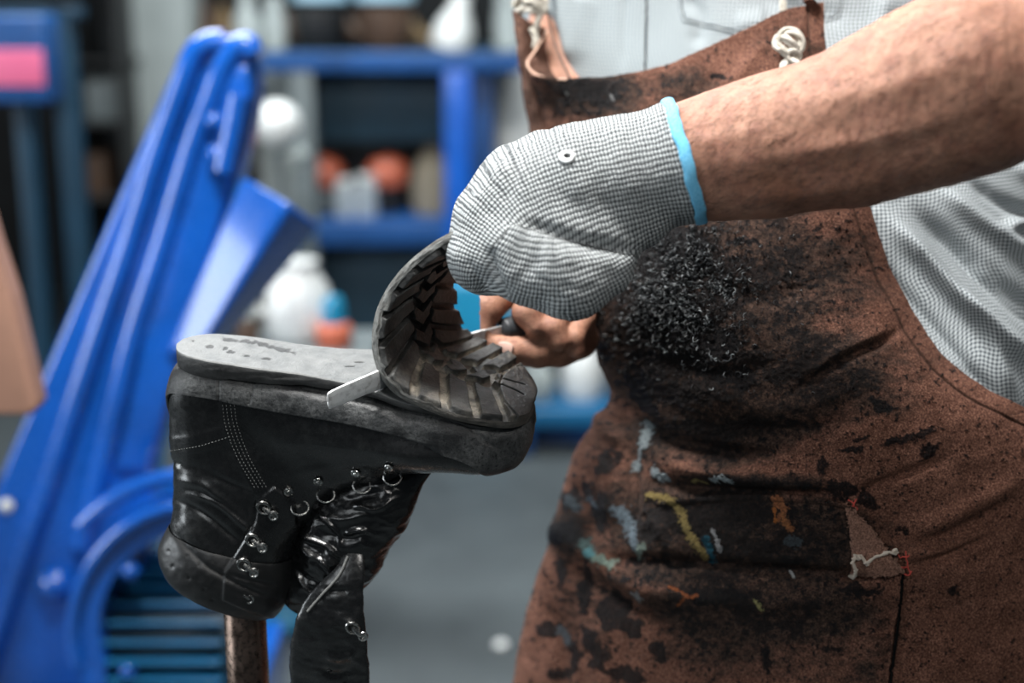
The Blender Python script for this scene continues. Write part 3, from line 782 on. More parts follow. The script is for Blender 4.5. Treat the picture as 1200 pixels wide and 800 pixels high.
cut_c = C(805, 187, 1.107); cut_n = C(1142, 86, 1.075)-C(805, 187, 1.107); cut_n -= FW*(cut_n@FW)*.2; cut_n /= np.linalg.norm(cut_n)
grp = {}
for nm, q, L in bones: grp.setdefault(nm, []).append(q)
KB = {'cuff': .016, 'palm': .02, 'heel': .016, 'index': .018, 'middle': .020, 'ring': .016, 'pinky': .015, 'thumb': .012}
def f_glove(P, grow=0.0):
    d = None
    for nm, qs in grp.items():
        g = None
        for q in qs: v = cone(P, *q); g = v if g is None else smin(g, v, .008)
        d = g if d is None else smin(d, g, KB[nm])
    d = d-grow
    return np.maximum(d, ((P-cut_c.astype(np.float32))@cut_n.astype(np.float32)))
V, F = surfnet(f_glove, (-.08, .98, .95), (.20, 1.22, 1.24), .0013)
N = vnorm(V, F); x, y, dd = proj(V)
# knit coordinates: along each finger bone and round it
bestd = np.full(len(V), 9e9); ka = np.zeros(len(V)); kb = np.zeros(len(V))
wsum = np.zeros(len(V)); 
for nm, q, L in bones:
    a, b, ra, rb = q; ab = b-a; l = np.linalg.norm(ab); T = ab/l; t_ = np.clip(((V-a)@ab)/(l*l), -.6 if L == 0 else 0, 1.6 if nm in ('cuff',) else 1.)
    d = np.linalg.norm(V-a-np.clip(t_, 0, 1)[:, None]*ab, axis=1)-(ra+(rb-ra)*np.clip(t_, 0, 1))
    S = np.cross(T, FW); S /= np.linalg.norm(S); D = np.cross(S, T); r = V-a-t_[:, None]*ab
    al = np.arctan2(r@S, -(r@D)); m = d < bestd-.0008
    ka = np.where(m, L+((V-a)@T), ka); kb = np.where(m, al*(ra+rb)/2, kb); bestd = np.where(m, d, bestd)
# continuous knit fields: back of the hand with the fingers, and the roll of the little finger below the crease
def field(pl, dc, Rr):
    Q = smooth_pl(pl, 50); d, sd, arc, L = segdist(x, y, Q); 
    return arc*1.11*K, np.arctan2(np.sign(sd)*d*1.11*K, np.maximum(-(dd-dc), -.03)+.012)*Rr
f1 = field([(870,170),(800,190),(720,207),(660,222),(610,242),(575,275),(556,312),(552,350)], 1.125, .046)
f2 = field([(790,262),(740,300),(700,318),(650,330),(600,322),(560,300)], 1.10, .032)
low = inpoly(x, y, [(600,262),(650,274),(690,286),(748,300),(800,420),(600,420),(597,346),(580,322),(576,290)])
ka = np.where(low, f2[0]+.0007, f1[0]); kb = np.where(low, f2[1], f1[1]); bend = low.astype(float)
rel = folds(x, y, [([(600,256),(650,272),(695,286),(756,296)], 8, -6.2), ([(572,285),(582,325),(600,352)], 7, -3.6), ([(625,292),(680,306),(730,308)], 10, 2.2), ([(545,300),(560,325),(575,345)], 4, -1.2), ([(590,165),(575,210),(552,250)], 7, 1.6), ([(612,170),(600,215),(590,250)], 9, -1.), ([(700,225),(726,262),(748,290)], 10, -1.6),
   ([(625,215),(650,250),(660,275)], 9, .8), ([(560,235),(590,262),(620,300)], 11, -1.2), ([(590,345),(615,320),(640,300)], 7, -1.2), ([(735,128),(742,190),(770,262)], 6, -.6), ([(600,180),(575,230),(545,260)], 8, .8), ([(655,160),(668,200),(700,260)], 10, .7),
   ([(650,330),(680,340),(705,330)], 6, -1.0), ([(620,318),(650,340),(665,370)], 5, -1.)])
cuffw = sst(700, 740, x)
V = V+N*(rel*.001+.0009*fbm(x/22, y/22, None, 3, 3)+.0007*cuffw*np.sin(kb/.0075*2*np.pi)*0)[:, None]
# open the cuff: drop the cap faces
fc = V[F].mean(1); cap = ((fc-cut_c)@cut_n) > -.0006
F = F[~cap]
t = NT('knit_glove'); a_ = t.attr('ka'); b_ = t.attr('kb'); mm_ = t.attr('mix')
PA, PB = .0029, .0028
wob = t.math('MULTIPLY', t.math('SUBTRACT', t.noise(90, 3, .6), .5), .0030)
wb2 = t.math('MULTIPLY', t.math('SUBTRACT', t.noise(70, 3, .6), .5), .0030)
sa = t.math('SINE', t.math('MULTIPLY', t.math('ADD', a_, wob), 2*math.pi/PA)); sb = t.math('SINE', t.math('MULTIPLY', t.math('ADD', b_, wb2), 2*math.pi/PB))
row = t.rng(sa, -1, 1); st = t.rng(sb, -1, 1)
kn = t.math('POWER', t.math('MULTIPLY', t.math('ADD', t.math('MULTIPLY', row, .85), .15), t.math('ADD', t.math('MULTIPLY', st, .8), .2)), .7)
fz = t.noise(900, 5, .8); big = t.noise(22, 5, .6)
hsum = t.math('MULTIPLY', kn, t.rng(fz, .25, .75, .75, 1.15))
c = t.mix(t.rng(hsum, .14, .60), (.016, .020, .024), (.53, .56, .565)); c = t.mix(t.rng(big, .5, .72, 0, .35), c, (.30, .31, .315))
c = t.mix(t.rng(t.noise(260, 4, .8), .64, .72, 0, .5), c, (.08, .08, .08))
M_knit = t.fin(c, .88, 0., t.bump(hsum, 1., .0014), Specular_IOR_Level=.2)
glove = mk('glove', V, F, M_knit, person, attrs={'ka': ka, 'kb': kb, 'mix': bend})
glove['label'] = 'grey knitted work glove with a blue hem on the left hand'
b_gl = bvh_of(glove)
# blue hem: rounded band round the open cuff
fv = lambda: None
ang = np.linspace(0, 2*np.pi, 73)[:-1]; ring = []
S = np.cross(cut_n, FW); S /= np.linalg.norm(S); D = np.cross(S, cut_n)
for a in ang:
    dr = S*math.cos(a)+D*math.sin(a); lo, hi = .02, .09
    for _ in range(24):
        mid = (lo+hi)/2; v = f_glove((cut_c-cut_n*.002+dr*mid)[None].astype(np.float32))[0]
        lo, hi = (mid, hi) if v < 0 else (lo, mid)
    ring.append((dr, lo))
prof = [(-.0052, -.0022), (-.0050, .0006), (-.002, .0017), (.002, .0018), (.0045, .0006), (.0048, -.0014), (.002, -.0030), (-.003, -.0034)]
V = np.array([[cut_c-cut_n*.002+cut_n*(p[0])+dr*(r+p[1]) for p in prof] for dr, r in ring]); m, n = V.shape[:2]; V = V+(np.array([.0006*math.sin(7*a)+.0005*math.sin(17*a+1) for a in ang])[:, None, None]*cut_n)
i = np.arange(m)[:, None]; j = np.arange(n)[None]; F = np.stack([i*n+j, ((i+1) % m)*n+j, ((i+1) % m)*n+(j+1) % n, i*n+(j+1) % n], -1).reshape(-1, 4)
t = NT('blue_hem'); f = t.noise(700, 4, .7); M_hem = t.fin(t.mix(t.rng(f, .35, .65), (.10, .42, .70), (.22, .62, .88)), .8, 0., t.bump(f, .7, .0008))
hem = mk('hem', V.reshape(-1, 3), F, M_hem, glove); hem['label'] = 'bright blue hem'
sd = hem.modifiers.new('s', 'SUBSURF'); sd.levels = 1; sd.render_levels = 1
# snagged hole with pale yarn ring
p, nn = hit(b_gl, 664, 184)
t = NT('pale_yarn'); M_yarn = t.fin((.75, .77, .77), .85, 0.); t = NT('dark_hole'); M_hole = t.fin((.012, .012, .013), .9, 0.)
MB().torus(p+nn*.0006, .0043, .0015, nn, 26, 8, 1.1).torus(p+nn*.0012+RT*.0008, .0030, .0012, nn+.2*RT, 24, 8, 1.35).build('snag', M_yarn, glove)
z = Vector(nn).to_track_quat('Z', 'Y').to_matrix().to_4x4(); MB().lathe(p+nn*.0010, [(0, .0004), (.0016, .0003), (.0019, -.0004)], 18, z).build('hole', M_hole, glove)

# ---- shirt
SH = [ # rows of (px,py,depth)
 [(640,-160,1.56),(650,-150,1.46),(760,-150,1.40),(870,-150,1.37),(980,-150,1.36),(1090,-150,1.36),(1190,-150,1.40),(1290,-140,1.50)],
 [(620,-60,1.58),(634,-60,1.49),(740,-60,1.415),(860,-60,1.38),(980,-60,1.365),(1090,-60,1.36),(1200,-60,1.39),(1300,-50,1.50)],
 [(618,40,1.60),(638,40,1.50),(730,40,1.43),(850,40,1.385),(970,40,1.365),(1080,40,1.355),(1200,40,1.38),(1310,50,1.50)],
 [(635,140,1.60),(650,140,1.51),(740,140,1.43),(850,140,1.38),(960,140,1.345),(1070,140,1.33),(1200,130,1.35),(1320,140,1.48)],
 [(690,260,1.60),(705,260,1.50),(780,260,1.41),(860,260,1.35),(960,260,1.305),(1060,260,1.30),(1190,240,1.32),(1330,240,1.45)],
 [(720,370,1.60),(735,370,1.50),(800,370,1.40),(880,370,1.33),(970,370,1.29),(1070,370,1.285),(1190,350,1.30),(1340,340,1.42)],
 [(735,480,1.62),(750,480,1.52),(810,480,1.40),(890,480,1.33),(980,480,1.30),(1080,480,1.285),(1200,460,1.29),(1350,440,1.42)],
 [(730,600,1.62),(745,600,1.52),(810,600,1.42),(890,600,1.36),(980,600,1.34),(1090,600,1.33),(1220,580,1.34),(1370,560,1.45)]]
P = patch(CA(SH), 760, 900); N = gnorm(P); N *= np.sign(np.sum(N*-FW, -1, keepdims=True)); N[:] = np.where(np.sum(N*N, -1, keepdims=True) > 0, N, -FW)
x, y, _ = proj(P.reshape(-1, 3)); x = x.reshape(P.shape[:2]); y = y.reshape(x.shape)
SF = [([(1030,250),(1080,300),(1140,365),(1230,440)], 11, 14), ([(1010,290),(1070,360),(1130,430),(1180,480)], 10, -8), ([(1060,235),(1110,280),(1170,335),(1260,400)], 12, -15), ([(1090,215),(1150,262),(1240,320)], 10, 9), ([(1130,205),(1180,240),(1260,270)], 8, -8), ([(1170,270),(1200,262),(1240,280)], 8, 7),
      ([(1180,190),(1230,215),(1300,235)], 9, 7), ([(1120,330),(1160,400),(1190,470)], 8, 5), ([(1140,300),(1190,350),(1240,380)], 7, 6), ([(1050,340),(1090,390),(1140,450)], 7, 5),
      ([(800,-10),(820,20),(815,60)], 10, -3), ([(690,-20),(680,30),(670,80)], 14, 4), ([(640,10),(655,60),(668,95)], 8, -5), ([(735,-20),(730,90)], 6, -1.5), ([(1040,-10),(1030,40),(1010,60)], 12, 4), ([(1070,-20),(1100,10)], 10, 5), ([(880,-20),(930,10),(1000,20)], 12, -3), ([(860,30),(900,25)], 12, 3)]
h = folds(x, y, SF)*.0012+.003*fbm(x/110, y/80, None, 3, 2)
h += .0022*sst(757.8, 756, x+.012*y)*sst(95, 60, y*0)    # placket lies on top
pk = [(792,-40),(795,10),(800,26),(900,50),(985,20),(992,-10),(990,-60)]
d, s, a, L = segdist(x, y, pk[:]); h += .0012*np.where(inpoly(x, y, pk), sst(0, 1.5, d), 0)-.0010*np.exp(-((d-4)/.9)**2)*np.where(inpoly(x, y, pk), 1, 0)
P = P+N*h[..., None]
du = np.concatenate([np.zeros((P.shape[0], 1)), np.cumsum(np.linalg.norm(np.diff(P, axis=1), axis=2), 1)], 1); dv = np.concatenate([np.zeros((1, P.shape[1])), np.cumsum(np.linalg.norm(np.diff(P, axis=0), axis=2), 0)], 0)
V, F = slab(P, .0012, N)
uv = np.stack([du, dv, 0*du], -1).reshape(-1, 3); pl = (np.abs(x+.012*y-757.5) < .9).astype(float)*.9
d2 = d; pline = np.where(inpoly(x, y, pk), np.exp(-((d2-4)/.9)**2), 0)*.8+np.exp(-(d2/.9)**2)*.35
ln = np.clip(pl+pline, 0, 1).ravel()
t = NT('checked_cotton'); uvn = t.attr('cloth', 'Vector'); s3 = t.n('ShaderNodeSeparateXYZ'); t.L.new(uvn, s3.inputs[0]); PC = .0040
cx_ = t.math('SINE', t.math('MULTIPLY', s3.outputs[0], 2*math.pi/PC)); cy_ = t.math('SINE', t.math('MULTIPLY', s3.outputs[1], 2*math.pi/PC))
gx = t.rng(cx_, -.55, .35); gy = t.rng(cy_, -.55, .35)
g = t.math('MULTIPLY', t.math('ADD', gx, gy), .5)
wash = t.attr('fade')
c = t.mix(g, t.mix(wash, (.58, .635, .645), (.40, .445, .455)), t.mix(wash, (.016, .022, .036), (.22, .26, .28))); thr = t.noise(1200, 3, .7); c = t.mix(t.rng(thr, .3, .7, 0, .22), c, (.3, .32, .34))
c = t.mix(t.attr('line'), c, (.015, .017, .02))
M_shirt = t.fin(c, .85, 0., t.bump(t.math('ADD', g, thr), .35, .0005), Specular_IOR_Level=.2)
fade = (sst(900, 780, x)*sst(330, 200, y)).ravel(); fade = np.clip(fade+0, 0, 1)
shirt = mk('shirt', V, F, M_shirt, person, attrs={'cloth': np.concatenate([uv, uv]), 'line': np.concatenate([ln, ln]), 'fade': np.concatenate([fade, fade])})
# ---- apron
AP = [
 [(634,78,1.50),(624,85,1.435),(660,92,1.395),(700,91,1.37),(760,82,1.345),(822,60,1.33),(872,36,1.322),(915,14,1.322),(964,4,1.33)],
 [(652,150,1.51),(642,153,1.44),(682,150,1.38),(732,145,1.335),(790,130,1.312),(850,108,1.30),(905,90,1.298),(940,80,1.30),(968,72,1.312)],
 [(682,255,1.50),(667,255,1.43),(707,250,1.35),(762,240,1.295),(822,225,1.272),(880,205,1.262),(930,190,1.266),(965,178,1.272),(990,166,1.288)],
 [(702,350,1.48),(688,352,1.385),(728,345,1.305),(782,335,1.252),(842,315,1.235),(900,290,1.23),(950,268,1.236),(985,250,1.247),(1017,236,1.266)],
 [(716,425,1.48),(704,425,1.385),(747,420,1.305),(806,410,1.243),(870,385,1.22),(930,358,1.217),(980,338,1.226),(1015,326,1.24),(1049,325,1.262)],
 [(727,470,1.50),(712,465,1.405),(755,475,1.318),(820,468,1.247),(890,443,1.216),(960,420,1.207),(1015,402,1.217),(1060,396,1.232),(1096,405,1.256)],
 [(705,512,1.52),(686,510,1.435),(745,517,1.34),(820,522,1.268),(900,508,1.226),(980,486,1.207),(1045,468,1.212),(1102,456,1.225),(1147,450,1.25)],
 [(692,565,1.53),(664,562,1.445),(735,575,1.348),(820,588,1.272),(910,578,1.227),(1000,556,1.207),(1080,528,1.208),(1150,502,1.225),(1203,479,1.25)],
 [(670,640,1.54),(641,638,1.45),(720,648,1.352),(810,658,1.282),(910,653,1.236),(1010,638,1.217),(1100,606,1.217),(1200,565,1.235),(1300,528,1.28)],
 [(652,712,1.55),(622,710,1.47),(705,728,1.362),(800,733,1.292),(905,733,1.246),(1010,723,1.227),(1110,702,1.227),(1210,675,1.244),(1330,645,1.30)],
 [(634,790,1.57),(603,796,1.485),(690,812,1.372),(790,818,1.302),(900,818,1.257),(1010,813,1.237),(1120,797,1.237),(1225,778,1.254),(1350,756,1.31)],
 [(625,890,1.59),(592,900,1.50),(680,910,1.385),(785,912,1.312),(900,912,1.267),(1012,910,1.247),(1125,900,1.247),(1235,886,1.264),(1365,866,1.33)]]
EDGE = [(964,4),(968,72),(990,166),(1017,236),(1032,280),(1049,325),(1070,366),(1096,405),(1120,430),(1147,450),(1203,479),(1300,528)]
AF = [([(768,543),(830,552),(900,562),(980,570)], 11, 7), ([(765,566),(830,574),(900,577),(985,580)], 8, -8), ([(722,462),(748,498),(790,522),(870,533),(920,528)], 9, -7), ([(690,470),(706,500),(735,520)], 9, 4),
 ([(690,655),(780,658),(880,666),(1000,674),(1056,672)], 8, -9), ([(690,676),(790,694),(900,702),(1000,700)], 15, 6), ([(1060,642),(1120,622),(1200,582)], 9, -4), ([(1060,663),(1110,652),(1160,628)], 5, -4), ([(1070,625),(1130,600),(1200,560)], 12, 3.5),
 ([(992,583),(1050,560),(1115,536)], 6, -3.5), ([(930,458),(985,422),(1030,402),(1062,384)], 6, -4.5), ([(940,445),(990,410),(1040,388)], 9, 3), ([(640,640),(690,680),(750,712),(800,724)], 12, -7), ([(640,610),(690,650),(720,660)], 11, 4),
 ([(712,460),(735,520),(742,580),(735,640)], 9, -6), ([(690,520),(712,570),(716,620)], 10, 4), ([(668,560),(690,600),(692,640)], 9, -3), ([(640,705),(660,760),(650,830)], 12, -5), ([(690,720),(706,770),(700,840)], 14, 3),
 ([(820,330),(900,350),(960,330)], 14, -3), ([(760,420),(840,440),(920,420)], 12, -3.5), ([(840,470),(920,480),(1000,455)], 12, 3), ([(850,500),(930,505),(1000,490)], 9, -3.5), ([(850,78),(800,118),(740,140)], 9, -3), ([(900,45),(870,85),(850,110)], 9, 3),
 ([(940,20),(930,60),(935,100)], 8, 2.5), ([(660,100),(664,130),(670,160)], 4, -2), ([(640,95),(655,160),(672,240)], 7, -4), ([(1085,700),(1130,730),(1160,790)], 16, -2.5), ([(760,600),(790,640),(800,655)], 7, 3), ([(1040,800),(1048,740),(1058,690)], 14, -2)]
GR = [(795,335,115,95,1.05),(810,430,130,65,1.0),(900,320,130,90,.75),(930,430,130,60,.85),(830,505,130,42,.92),(820,610,120,46,1.05),(900,635,130,40,.92),(840,670,140,26,.8),(1000,470,90,30,.5),(690,112,75,34,.85),(800,100,60,24,.45),(900,710,160,60,.78),(735,575,30,60,.5),
 (662,625,34,34,.75),(690,700,50,60,.35),(860,566,130,14,.8),(900,760,120,40,.50),(950,625,80,46,.9),(1000,300,60,60,.12),(780,700,90,20,.5),(1020,780,40,40,.5),(920,50,60,40,.3)]
SP = [(1067,512,37,7,-20),(1000,527,16,4,0),(1089,532,13,6,-25),(1032,473,12,6,25),(985,573,22,9,4),(1018,590,14,11,40),(935,500,9,5,0),(1012,515,8,3,20),(757,470,9,24,-32),(744,452,8,16,-30),(706,600,12,24,10),(662,625,24,14,10),(720,715,18,22,20),(738,736,16,9,30),
 (686,690,9,28,-10),(655,668,7,20,-5),(700,762,11,26,-20),(642,735,12,10,0),(672,770,10,20,10),(770,765,9,14,10),(735,790,22,10,10),(655,790,18,8,0),(780,660,20,6,10),(898,772,6,16,0),(820,700,16,6,8),(950,570,8,5,0),(1120,693,8,4,0),(1145,500,3,2,0),
 (712,540,9,20,12),(690,575,8,12,0),(668,585,14,12,0),(900,265,7,4,0),(840,92,10,6,20),(965,545,6,10,0),(870,285,20,4,0),(1058,620,5,3,0),(860,700,26,7,14),(930,655,20,5,4),(1010,690,24,6,0),(975,760,14,5,20),(745,660,14,8,0),(815,400,50,30,0),(790,300,50,36,0),(770,370,36,36,0),(850,440,40,10,10)]
PC_ = [ # coloured paint: polyline, half width, colour
 ([(762,580),(786,584),(800,600),(806,622),(815,634),(828,650)], 5.0, (.42,.31,.11)), ([(912,588),(919,598),(914,606)], 5, (.50,.19,.08)), ([(916,604),(926,618)], 4, (.5,.2,.08)), ([(908,596),(909,610)], 2, (.6,.2,.05)), ([(750,498),(752,520),(746,532),(741,548)], 5.5, (.36,.42,.44)),
 ([(728,598),(734,612),(742,630),(746,642)], 6.5, (.22,.28,.33)), ([(688,636),(694,648),(700,650)], 6, (.14,.22,.21)), ([(704,654),(716,660)], 6, (.38,.50,.42)), ([(694,647),(697,650)], 4, (.16,.42,.46)), ([(768,552),(778,560)], 6, (.35,.42,.45)), ([(840,562),(850,557),(860,563)], 4.5, (.50,.58,.60)),
 ([(808,565),(818,562),(826,566)], 2, (.45,.36,.14)), ([(829,632),(834,645),(836,658)], 4.2, (.02,.13,.19)), ([(836,622),(842,634),(845,644)], 3, (.45,.45,.46)), ([(785,688),(800,694),(808,700),(818,697)], 1.8, (.55,.16,.05)), ([(803,700),(795,708)], 1.5, (.55,.16,.05)), ([(885,704),(892,712)], 3, (.42,.38,.16)),
 ([(748,652),(752,640)], 5, (.33,.42,.36)), ([(690,585),(696,592)], 5, (.16,.20,.24)), ([(655,740),(664,752)], 6, (.14,.16,.18)), ([(925,632),(935,636)], 6, (.09,.11,.125)), ([(744,695),(750,700)], 4, (.45,.45,.45)), ([(667,585),(676,596)], 6, (.13,.16,.18)), ([(926,670),(930,676)], 2.5, (.55,.55,.55)),
 ([(663,108),(665,110)], 2, (.4,.4,.38)), ([(716,112),(718,116)], 2, (.3,.3,.3)), ([(828,160),(834,164)], 2, (.4,.4,.4))]
def stains(x, y):
    g = np.zeros_like(x)
    for cx, cy, rx_, ry_, am in GR: g = np.maximum(g, am*np.exp(-(((x-cx)/rx_)**2+((y-cy)/ry_)**2)**1.2)) + .12*am*np.exp(-(((x-cx)/rx_)**2+((y-cy)/ry_)**2))
    lay = fbm(x/42, y/20, None, 21, 5, .6); fine = fbm(x/7, y/5, None, 22, 4, .6)
    grime = np.clip(sst(.12, .66, g+.34*lay+.20*fine), 0, 1)
    tar = sst(.60, .86, g*.85+.55*lay+.50*fine)
    b = np.zeros_like(x); wx = x+13*fbm(x/13, y/13, None, 31, 5, .62); wy = y+13*fbm(x/13, y/13, None, 35, 5, .62)
    for cx, cy, rx_, ry_, an in SP:
        ca, sa = math.cos(R(an)), math.sin(R(an)); m = (np.abs(x-cx) < 2.2*max(rx_, ry_)) & (np.abs(y-cy) < 2.2*max(rx_, ry_)); dx, dy = wx[m]-cx, wy[m]-cy
        q = ((dx*ca+dy*sa)/rx_)**2+((-dx*sa+dy*ca)/ry_)**2; b[m] = np.maximum(b[m], sst(1.15, .85, q))
    sp = fbm(x/4.2, y/3.6, None, 41, 3); reg = sst(900, 700, x)*sst(480, 560, y)*.13+sst(.1, .6, g)*.10+.02
    b = np.maximum(b, sst(.47, .53, sp+reg))
    bib = np.exp(-(((x-690)/62)**2+((y-112)/34)**2)); b = np.maximum(b, sst(.42, .52, bib*.62+.42*fbm(x/6, y/7, None, 47, 4, .7)))
    blk = np.clip(np.maximum(b*.95, tar*.8), 0, 1)
    col = np.zeros(x.shape+(4,)); n = fbm(x/3.2, y/3.2, None, 51, 4, .65)
    for pl, w_, c in PC_:
        xs = [p[0] for p in pl]; ys = [p[1] for p in pl]; m = (x > min(xs)-3*w_) & (x < max(xs)+3*w_) & (y > min(ys)-3*w_) & (y < max(ys)+3*w_)
        if not m.any(): continue
        d = segdist(x[m], y[m], pl)[0]; k = sst(w_*1.05, w_*.75, d+n[m]*w_*1.35); cc = col[m]; k_ = k[:, None]*.95
        cc[:, :3] = cc[:, :3]*(1-k_)+np.array(c)*k_*(.8+.35*n[m][:, None]); cc[:, 3] = np.maximum(cc[:, 3], k*.95); col[m] = cc
    al = np.maximum(col[..., 3:], 1e-3); col[..., :3] = np.clip(col[..., :3]/al, 0, 1)
    return grime, blk, col, g
def suede(name, a, b, grimec=(.026, .019, .015)):
    t = NT(name); f = t.noise(640, 5, .8); f2 = t.noise(1500, 3, .8); m = t.noise(24, 6, .65); L = t.noise(7, 3, .5); v = t.noise(230, 6, .75)
    c = t.mix(t.rng(m, .34, .66), a, b); c = t.mix(t.rng(f, .40, .56, .80, 0), c, tuple(q*.22 for q in a)); c = t.mix(t.rng(f, .54, .66, 0, .5), c, (.50, .28, .20))
    c = t.mix(t.rng(v, .56, .68, 0, .55), c, tuple(q*.3 for q in a))
    gm = t.math('MULTIPLY', t.attr('grime'), t.rng(v, .3, .6, 1., .82)); gc = t.mix(t.rng(v, .47, .66), grimec, (.085, .058, .043)); gc = t.mix(t.rng(f, .42, .56, .8, 0), gc, (.006, .006, .007)); c = t.mix(gm, c, gc)
    ch = t.noise(420, 5, .8); bc = t.mix(t.rng(ch, .6, .74, 0, .8), (.0035, .004, .005), (.05, .055, .06)); bk = t.math('MULTIPLY', t.attr('black'), t.rng(t.noise(520, 5, .8), .33, .5, .55, 1.)); c = t.mix(bk, c, bc)
    pa = t.attr('paint', 'Alpha'); c = t.mix(pa, c, t.mix(t.rng(ch, .35, .65), t.mix(.75, t.attr('paint', 'Color'), (.01, .01, .01)), t.attr('paint', 'Color')))
    c = t.mix(t.attr('line'), c, (.012, .008, .006))
    ro = t.math('MULTIPLY', t.rng(f, .3, .7, .85, 1.), t.math('SUBTRACT', 1., t.math('MULTIPLY', bk, .5)))
    h = t.math('ADD', t.math('MULTIPLY', f, 1.0), t.math('MULTIPLY', v, 1.2)); h = t.math('ADD', h, t.math('MULTIPLY', t.math('MAXIMUM', bk, pa), t.rng(ch, .3, .7, .2, 1.4)))
    return t.fin(c, ro, 0., t.bump(h, .8, .0016), Specular_IOR_Level=.12)
M_suede = suede('brown_suede', (.135, .061, .041), (.225, .106, .074))
M_suede_in = suede('suede_lighter_side', (.13, .066, .046), (.20, .108, .08))
M_corner = suede('suede_corner', (.27, .145, .105), (.36, .20, .15))
apron = empty('apron', C(900, 600, 1.3)); setpar(apron, person)
M_, N_ = 800, 760
P = patch(CA(AP), M_, N_); N = gnorm(P); N *= np.sign(np.median(np.sum(N[:, 300:]*-FW, -1)))
x, y, _ = proj(P.reshape(-1, 3)); x = x.reshape(M_, N_); y = y.reshape(M_, N_)
eh, es, ea, eL = segdist(x, y, smooth_pl(EDGE, 60))
h = folds(x, y, AF)*1.35+3.6*fbm(x/80, y/60, None, 61, 3)+.7*fbm(x/22, y/16, None, 62, 3)
h += .9*sst(20, 17, eh)-1.0*np.exp(-((eh-19)/1.6)**2)
top_e = (np.arange(M_)/M_*11)[:, None]*np.ones((1, N_)); 
curl = np.exp(-(np.arange(M_)/14.)**2)[:, None]; h += 4.0*curl*(.3+.7*fbm(x/40, y/40, None, 64, 2))
gr, bk, pc4, g_ = stains(x, y)
h += .7*bk*(1+fbm(x/3, y/3, None, 66, 3))+.8*pc4[..., 3]+1.3*sst(.55, .9, g_)*fbm(x/7, y/6, None, 67, 4, .65)
P = P+N*(h*.001)[..., None]; V, F = slab(P, .0024, N)
line = np.exp(-((eh-18.5)/1.1)**2)*.75
V2 = lambda a: np.concatenate([a.reshape(-1, *a.shape[2:])]*2)
o = mk('leather_panel', V, F, M_suede, apron, attrs={'grime': V2(gr), 'black': V2(bk), 'paint': V2(pc4), 'line': V2(line)})
b_ap = bvh_of(o)
def overlay(name, rows, m, n, offs, thk, mat, parent, bv=b_ap, extra=None, stain=1.):
    """a second layer of leather lying on the panel; rows of photo points"""
    Gx = patch(np.array(rows, float), m, n); P = np.zeros((m, n, 3)); last = None
    for i in range(m):
        for j in range(n):
            l, nn = hit(bv, Gx[i, j, 0], Gx[i, j, 1])
            if l is None: l, nn = (last if last is not None else (C(*Gx[i, j], 1.25), -FW))
            last = (l, nn); P[i, j] = l
    Q = P.copy()
    for _ in range(3): Q[1:-1, 1:-1] = (Q[:-2, 1:-1]+Q[2:, 1:-1]+Q[1:-1, :-2]+Q[1:-1, 2:])/4
    N = gnorm(Q); N *= np.sign(np.median(np.sum(N*-FW, -1))); u, v = np.linspace(0, 1, m)[:, None], np.linspace(0, 1, n)[None]
    x, y = Gx[..., 0], Gx[..., 1]; of = offs(u, v, x, y); P = Q+N*of[..., None]; V, F = slab(P, thk, N); gr, bk, pc, _ = stains(x, y)
    return mk(name, V, F, mat, parent, attrs={'grime': V2(gr)*stain, 'black': V2(bk)*stain, 'paint': V2(pc)*[1, 1, 1, stain], 'line': V2(extra(x, y) if extra else 0*x)})
overlay('pocket', [[(752,590),(830,584),(900,583),(960,585),(1000,592)],[(740,625),(820,622),(900,622),(970,624),(1030,634)],[(725,662),(810,665),(900,668),(980,672),(1057,672)],[(715,730),(810,735),(900,735),(980,735),(1048,735)],[(700,830),(800,830),(900,830),(980,830),(1036,830)]],
  200, 260, lambda u, v, x, y: (.0016+.0034*np.exp(-(u/.035)**2)-.0012*np.exp(-((u-.035)/.012)**2))*sst(0, .12, v)+.0006*np.exp(-((1-v)/.01)**2)-.0035*(1-sst(0, .1, v)), .0016, M_suede, apron,
  extra=lambda x, y: np.exp(-((y-np.interp(x, [752,830,900,960,1000], [590,584,583,585,592])-5)/.8)**2)*.6)
overlay('turned_pocket_corner', [[(989,588),(992,590),(996,592)],[(994,618),(1008,618),(1024,622)],[(997,645),(1018,645),(1042,645)],[(998,673),(1028,672),(1060,668)]], 90, 60, lambda u, v, x, y: .0040+.0035*np.sin(np.pi*np.clip(v, 0, 1))*u+.0012*np.exp(-((1-v)/.06)**2), .0018, M_corner, apron, stain=.12)
t = NT('pale_thread'); M_pale = t.fin((.42, .36, .30), .85, 0.); t = NT('red_thread'); M_red = t.fin((.45, .055, .04), .8, 0.); t = NT('dark_thread'); M_dthr = t.fin((.05, .035, .028), .8, 0.)
p = on(b_ap, smooth_pl([(996,652),(1010,656),(1024,650),(1036,646),(1048,641)], 50), .0085); MB().tube(p, .0013*(1+.5*fbm(np.arange(50)/3., np.zeros(50), None, 3)), 8).tube(on(b_ap, smooth_pl([(998,652),(1003,662),(1000,670)], 20), .008), .0014, 8).build('frayed_thread', M_pale, apron)
mb = MB(); mb2 = MB()
for q in ([(1050,650),(1060,652),(1064,650)], [(1060,645),(1061,660),(1066,670)], [(1054,662),(1062,664)], [(1056,668),(1064,672),(1067,668)], [(992,584),(1001,590),(1004,596)], [(1003,584),(998,592)]): (mb if q[0][0] > 1030 else mb2).tube(on(b_ap, smooth_pl(q, 8), .0035), .0006, 6)
mb.build('pocket_tack', M_red, apron); mb2.build('pocket_tack', M_red, apron)
MB().tube(on(b_ap, smooth_pl([(1058,672),(1055,700),(1051,740),(1044,790),(1038,830)], 80), .0022), .0013, 8).build('pocket_seam', M_pale if 0 else M_suede_in, apron)
